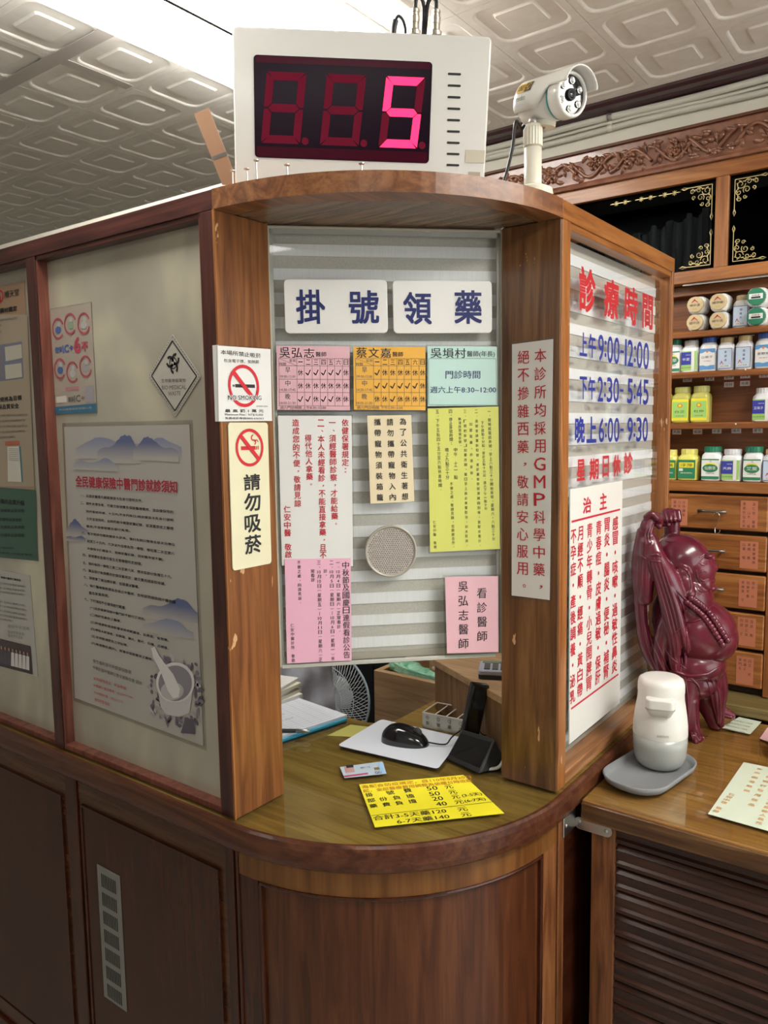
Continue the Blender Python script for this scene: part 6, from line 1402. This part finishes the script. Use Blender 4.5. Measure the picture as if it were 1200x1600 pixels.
# third shelf from the bottom (row with blue caps)
bt(1050, 26, 531, 580, 1, 'green capped white medicine bottle, half hidden by the booth frame on the second shelf', GCAP, JW, lab_green('甘草'), grp=None)
bt(1076, 27, 532, 580, 1, 'white capped bottle with blue and lime label, second from left on the second shelf', WCAP, JW, lab_blue('半夏'))
bt(1104.5, 27, 527, 577, 1, 'blue capped bottle with white oval label, between white capped and cream capped bottles', BCAP, JW, lab_sky('山梔子'), capr=.82)
bt(1132, 26, 527, 576, 1, 'cream capped bottle with pale blue label, left one of two on the second shelf', CCAP, JW, lab_pale('柴胡湯'), capr=.8)
bt(1160.5, 27, 524, 574, 1, 'cream capped bottle with pale blue label, right one of two on the second shelf', CCAP, JW, lab_pale('逍遙散'), capr=.8)
bt(1192, 29, 520, 572, 1, 'blue capped bottle with white oval label at the right end of the second shelf', BCAP, JW, lab_sky('金銀花'), capr=.82)
# second row from the bottom
bt(1037, 20, 606, 661, 2, 'yellow bottle mostly hidden behind the booth frame on the third shelf', YCAP, JY, lab_yel('桂枝'))
bt(1062, 29, 605, 660, 2, 'olive plastic bottle with lime label, left one of the pair on the third shelf', OCAP, JO_, lab_olive('白芷'), capr=.86)
bt(1091.5, 29, 603, 660, 2, 'olive plastic bottle with lime label, right one of the pair on the third shelf', OCAP, JO_, lab_olive('杜仲'), capr=.86)
bt(1190, 34, 606, 658, 2, 'white bottle with blue label standing alone at the right of the third shelf', WCAP, JW, lab_blue('五味子'))
# bottom row
bt(1044, 24, 703, 753, 3, 'yellow bottle half hidden by the booth frame on the bottom shelf', YCAP, JY, lab_yel('大黃'), capr=.8)
bt(1072, 31, 702, 753, 3, 'pale yellow bottle with green label, beside the booth frame on the bottom shelf', YCAP, JY, lab_yel('浮萍'), capr=.82)
bt(1109, 31, 698, 753, 3, 'green capped bottle with green oval label 仙鶴草 on the bottom shelf', GCAP, JW, lab_green('仙鶴草'), capr=.88)
bt(1140.5, 31, 702, 754, 3, 'white capped bottle with blue label between two green capped bottles', WCAP, JW, lab_blue('天麻'), capr=.88)
bt(1174, 31, 698, 754, 3, 'green capped bottle with green oval label, right one on the bottom shelf', GCAP, JW, lab_green('艾葉'), capr=.92)
bt(1204, 30, 702, 755, 3, 'cream capped bottle cut off at the right end of the bottom shelf', CCAP, JW, lab_pale('保和丸'), capr=.8)
# top shelf: grey bottle upright and lying jars with their lids facing out
bt(1156, 26, 461, 509, 0, 'upright bottle with tan cap and grey label between the lying jars on the top shelf', mat('tan_cap', (.32,.24,.14), .5), JG, lab_pale('加味方'), capr=.72)
def lying(u, v, r_px, label, cap, z0, stack, tex):
    p = px(u, v, 0, XC+.012); r = r_px/FPX*(px(u, v, 0, XC+.012)-CAM).dot(CF); y = p.y; S_ = r*1.12; zc = z0+S_+.0004
    t = thing('medicine_bottle', label, 'bottle', (XC+.05, y, z0), group='jars lying on the top shelf')
    M = mat4(V((XC+.014, y, zc)), (0,-1,0), (0,0,1), (-1,0,0)); M2 = mat4(V((XC+.0, y, zc)), (0,-1,0), (0,0,1), (1,0,0))
    b = MB(); lo = []
    for z_, k in ((.012,.86),(.016,.95),(.024,1.),(.054,1.),(.059,.94)): lo.append([M2 @ V((x_, y_, z_+.002)) for x_, y_ in rrect(2*S_*k, 2*S_*k, .3*S_*2*k, 4)])
    n = len(lo[0])
    for q in lo: b.v += q
    for k in range(len(lo)-1): b.f += [(k*n+i, k*n+(i+1) % n, (k+1)*n+(i+1) % n, (k+1)*n+i) for i in range(n)]
    b.f += [tuple(range(n)), tuple((len(lo)-1)*n+i for i in range(n))[::-1]]; b.build('jar', JW, t)
    NR = 40; MB().prism([((r if k % 2 else r*.97)*math.cos(2*PI*k/NR), (r if k % 2 else r*.97)*math.sin(2*PI*k/NR)) for k in range(NR)], -.001, .013, mat4(V((XC+.014, y, zc)), (0,-1,0), (0,0,1), (-1,0,0))).build('cap', cap, t, bevel=.0008)
    tex(t, M, r); return zc+S_
def tx1(t, M, r):
    rtxt(t, M, '人', 0, r*.42, r*.9, r*.5, RED, .0136, .0); rtxt(t, M, '補中湯', 0, -r*.1, r*1.3, r*.35, GREYI, .0136, .0); rtxt(t, M, '製劑', 0, -r*.6, r*.5, r*.22, OCAP, .0136)
def tx2(t, M, r):
    MB().box((-r*.75,-r*.28,.0131), (r*.75,r*.32,.0136), M).build('label', LW, t); rtxt(t, M, '四物湯', 0, r*.12, r*.8, r*.2, BLACK, .014); MB().box((-r*.5,-r*.22,.0136), (r*.5,-r*.02,.0139), M).build('barcode', BLACK, t)
CR1 = mat('cream_lid', (.66,.52,.30), .45)
zt_ = lying(1087, 506-8, 12, 'cream lidded jar lying on its side, lower left of the stack on the top shelf', CR1, zs[0], 0, tx1)
lying(1087.5, 480, 12, 'cream lidded jar lying on its side, upper left of the stack on the top shelf', CR1, zt_, 1, tx1)
zt_ = lying(1123, 501-6, 12.4, 'cream lidded jar lying on its side, lower one beside the grey labelled bottle', CR1, zs[0], 0, tx1)
lying(1123, 477, 12.4, 'cream lidded jar lying on its side, upper one beside the grey labelled bottle', CR1, zt_, 1, tx1)
zt_ = lying(1182.5, 494, 13.4, 'green lidded jar lying on its side, lower one at the right of the top shelf', GCAP, zs[0], 0, tx2)
lying(1182.5, 467, 13.4, 'green lidded jar lying on its side, upper one at the right of the top shelf', GCAP, zt_, 1, tx2)

# ================================================================== laughing Buddha statue
fa = math.radians(-72); BF = V((math.cos(fa), math.sin(fa), 0)); BS = V((-math.sin(fa)*-1, 0, 0))
BS = V((0,0,1)).cross(BF); BS = BS if BS.dot(CAM-V((1,0,0))) > 0 else -BS       # side of the statue that faces the camera
BC = V((.955,-.098,ZT2)); PXM = (BC-CAM).dot(CF)/FPX
def bp(u, v, S_=0.): return pxp(u, v, BC + BS*(S_*PXM), BS)
bo_ = [bp(1083,1155), None]
BUD = noisy('polished_maroon_wood', (.085,.006,.018), (.14,.012,.030), 9, .24, coat=.35)
t = thing('buddha_statue', 'dark red carved laughing Buddha statue with raised arms standing on the side table', 'statue', BC)
b = MB(); q = PXM
MF = mat4(V((0,0,0)), BF, BS, V((0,0,1)))
def el(u, v, S_, rf, rs, rz, tilt=0., seg=18, ring=12, yaw=0.):
    seg, ring = (64, 40) if rf > 25 else (28, 18)
    M = T_(bp(u, v, S_)) @ MF @ Matrix.Rotation(math.radians(tilt), 4, 'Y') @ Matrix.Rotation(math.radians(yaw), 4, 'Z'); b.ball((0,0,0), (rf*q, rs*q, rz*q), M, seg, ring)
def cap_(pts, rad, n=4):
    P = [bp(*p) for p in pts]
    if len(P) > 2:
        R2 = []; 
        for i in range(len(P)-1):
            for k in range(n): R2.append(rad[i]+(rad[i+1]-rad[i])*k/n)
        R2.append(rad[-1]); P = smooth_path(P, n)
    else: R2 = rad
    b.tube(P, [r*q for r in R2], 24)
    b.ball(tuple(P[0]), R2[0]*q, seg=24, ring=16); b.ball(tuple(P[-1]), R2[-1]*q, seg=24, ring=16)
# trunk
el(1092,985,4,54,50,50,0); el(1110,995,4,40,42,40); el(1072,935,0,40,48,46,-12); el(1086,1035,0,45,46,34); el(1060,965,0,40,46,60)
el(1084,1062,0,40,42,30)
# robe skirt
cap_([(1075,1045,18),(1070,1085,24),(1066,1125,28),(1060,1142,26)], [26,22,20,16]); cap_([(1085,1050,-20),(1100,1085,-24),(1112,1112,-24),(1118,1130,-22)], [28,22,16,12])
cap_([(1060,1050,0),(1060,1100,-6),(1062,1140,-4)], [32,26,22])
cap_([(1118,1040,0),(1126,1075,-6),(1124,1105,-10),(1127,1132,-8)], [14,11,9,5]); cap_([(1105,1055,14),(1118,1092,16),(1122,1128,14)], [14,10,4])
cap_([(1112,1110,-30),(1128,1112,-30),(1144,1117,-30)], [13,10,5])
# near foot and toes
cap_([(1078,1095,30),(1082,1130,32),(1086,1146,32)], [14,10,10]); cap_([(1080,1150,30),(1090,1155,36)], [9,7])
for i in range(5): cap_([(1083+i*5.2,1150+i*1.0,44-i*7.5),(1087+i*4.8,1159-i*.2,46-i*7.5)], [4.0,3.6 if i else 4.4])
for i in range(5): cap_([(1132+i*2,1118,-20-i*5),(1142+i*1,1121,-18-i*5)], [3.6,3.2])
# head, face
el(1062,876,0,44,38,42,8,24,16); el(1082,888,0,34,35,34,0,20,14); el(1098,912,16,14,15,15); el(1098,912,-16,14,15,15); el(1092,928,0,20,24,14); el(1100,934,0,12,16,8)
el(1114,886,4,8,9,8); el(1111,878,4,6,6,12,12); el(1106,868,14,9,12,5,-10); el(1108,868,-10,9,12,5,-10); el(1108,906,6,9,12,6); el(1110,918,4,9,12,7); el(1100,880,20,6,8,4)
el(1066,898,38,13,8,14); el(1070,915,40,13,9,17); el(1074,928,41,12,9,11); el(1068,906,42,5,6,9)
el(1072,905,-36,12,6,22,-6)
el(1070,932,0,34,34,14)
# near arm with its hanging sleeve, hand above the head
cap_([(1058,940,40),(1040,900,46),(1024,870,44),(1016,845,36)], [18,17,15,12]); cap_([(1016,850,36),(1010,826,34),(1016,812,30),(1026,810,26)], [11,10,9,8])
for i in range(4): cap_([(1010+i*3,808+i,38-i*6),(1018+i*4,803+i,40-i*6),(1026+i*2,810+i*2,38-i*6)], [5,5,4.5])
cap_([(1022,815,24),(1030,822,22)], [6,5])
cap_([(1004,832,34),(998,880,36),(1000,930,36),(1003,975,32),(1012,1010,28),(1030,1038,24),(1052,1050,20)], [9,11,10,9,12,15,16])
cap_([(1012,850,40),(1008,900,42),(1008,935,40)], [13,14,11])
cap_([(1020,868,50),(1030,905,52),(1042,945,54),(1052,985,54),(1056,1020,48)], [9,8,10,11,8]); cap_([(1026,868,54),(1040,905,56),(1056,950,60),(1066,990,58),(1074,1018,50)], [6,6,7,7,3])
cap_([(1046,960,44),(1034,1000,42),(1032,1030,38),(1036,1052,34)], [13,12,10,8]); cap_([(1052,1000,46),(1054,1035,44),(1058,1055,38)], [10,9,4])
cap_([(1012,1010,26),(1028,1000,30),(1042,985,34)], [9,8,8])
cap_([(1040,905,48),(1056,925,46),(1078,940,36),(1096,958,28)], [10,9,7,4])
# knot on the sleeve
cap_([(1016,872,52),(1028,872,54)], [7,6])
# far arm and fist
cap_([(1062,920,-40),(1048,885,-38),(1046,850,-30),(1050,832,-26)], [20,17,12,12]); cap_([(1050,840,-24),(1050,818,-22)], [12,12]); el(1047,807,-20,15,14,14)
for i in range(4): cap_([(1038+i*7,800,-14),(1040+i*7,812,-8)], [5,4.5])
cap_([(1036,818,-14),(1044,820,-10)], [5,4])
cap_([(1040,842,-24),(1062,842,-24)], [7,7])
st_o = b.build('carving', BUD, t)
rm = st_o.modifiers.new('remesh', 'REMESH'); rm.mode = 'VOXEL'; rm.voxel_size = .0019
sm = st_o.modifiers.new('smooth', 'SMOOTH'); sm.iterations = 2; sm.factor = .5
st_o.modifiers.new('dec', 'DECIMATE').ratio = .5
dg = bpy.context.evaluated_depsgraph_get(); dg.update(); ev = st_o.evaluated_get(dg); me = bpy.data.meshes.new_from_object(ev)
for p in me.polygons: p.use_smooth = True
st_o.modifiers.clear(); st_o.data = me
# carved fold ribs and beads laid on the surface of the carving
from mathutils.bvhtree import BVHTree
inv_ = ROOT[t.name]
bvh = BVHTree.FromPolygons([inv_ @ v_.co for v_ in me.vertices], [tuple(p.vertices) for p in me.polygons])
def bs(u, v, lift=0.):
    h_ = bvh.ray_cast(CAM, ray(u, v).normalized())
    return (h_[0]+h_[1]*lift) if h_[0] is not None else None
fb = MB()
def fold(pts, r):
    dense = []
    for i in range(len(pts)-1):
        for k in range(7): dense.append((pts[i][0]+(pts[i+1][0]-pts[i][0])*k/7, pts[i][1]+(pts[i+1][1]-pts[i][1])*k/7))
    dense.append(pts[-1][:2]); P = [bs(*d) for d in dense]; run = []
    runs = [run]
    for p in P:
        if p is None or (run and (p-run[-1]).length > .018): run = []; runs.append(run)
        if p is not None: run.append(p)
    for R_ in runs:
        if len(R_) < 4: continue
        n = len(R_); R_ = [(R_[max(i-1,0)]+R_[i]+R_[min(i+1,n-1)])/3 for i in range(n)]
        fb.tube(R_, [r*q*(.2+.8*math.sin(PI*(i+.5)/n)) for i in range(n)], 8)
for d in (-9, -4, 1, 6, 11): fold([(1020+d,868),(1030+d*1.1,905),(1044+d*1.2,950),(1056+d*1.1,1000),(1060+d,1040)], 1.7)
for d in (0, 6, 12): fold([(999+d,870),(997+d,905),(998+d,935)], 1.6)
for d in (0, 9, 17): fold([(1004+d,960),(1008+d,1000),(1022+d,1035),(1034+d,1060)], 1.7)
for d in (0, 10, 20, 29): fold([(1040+d,1050),(1046+d,1090),(1046+d,1140)], 1.8)
for d in (0, 8, 15): fold([(1104+d,1060),(1112+d*.8,1090),(1118+d*.5,1118)], 1.6)
fold([(1046,1046),(1075,1056),(1105,1054),(1135,1034)], 3.2); fold([(1048,1056),(1078,1064),(1108,1060)], 2.0)
fold([(1064,1072),(1078,1058),(1092,1072),(1096,1105)], 2.4)
fold([(1056,922),(1074,940),(1099,966)], 2.6); fold([(1099,966),(1085,971),(1069,973)], 2.2); fold([(1056,922),(1068,950),(1072,973)], 1.8); fold([(1060,935),(1078,955),(1096,967)], 1.2)
fold([(1072,975),(1074,1010),(1070,1040)], 2.0)
for d in (0, 4, 8): fold([(1014+d,818),(1008+d,834),(1010+d,852)], 1.4)
fold([(1016,868),(1026,866),(1034,870)], 3.0); fold([(1016,876),(1026,877),(1034,878)], 2.4); fold([(1000,868),(1010,874)], 2.4)
fold([(1038,845),(1048,847),(1058,845)], 1.6); 
for k in range(3): fold([(1040+k*6,806),(1043+k*6,815),(1044+k*5,824)], 1.3)
fold([(1056,892),(1064,886),(1072,890),(1078,900),(1080,916),(1076,930)], 2.0)       # rim of the ear
fold([(1090,896),(1098,892),(1105,894)], 1.5); fold([(1092,903),(1099,908),(1106,906)], 1.4); fold([(1092,872),(1100,866),(1109,868)], 1.8); fold([(1092,880),(1099,883),(1106,881)], 1.3); fold([(1086,915),(1094,924),(1106,924)], 1.6); fold([(1088,890),(1090,903),(1096,914)], 1.3)
fold([(1050,1000),(1058,985),(1072,978)], 1.6); fold([(1036,1010),(1050,1030),(1074,1046)], 1.8)
for k in range(5): fold([(1079+k*5,1140-k*0.5),(1081+k*5.2,1150),(1083+k*5.4,1156)], 1.3)
fb.build('drapery_folds', BUD, t, smooth=True)
for i in range(17):
    k = i/16
    for du, dv, r_ in ((0,0,5.2),(-7,7,4.8)):
        p = bs(1079+56*k+du, 934+66*k-9*math.sin(k*PI)+dv, .002)
        if p is not None: MB().ball(tuple(p), r_*q, seg=14, ring=10).build('prayer_bead', BUD, t, smooth=True)
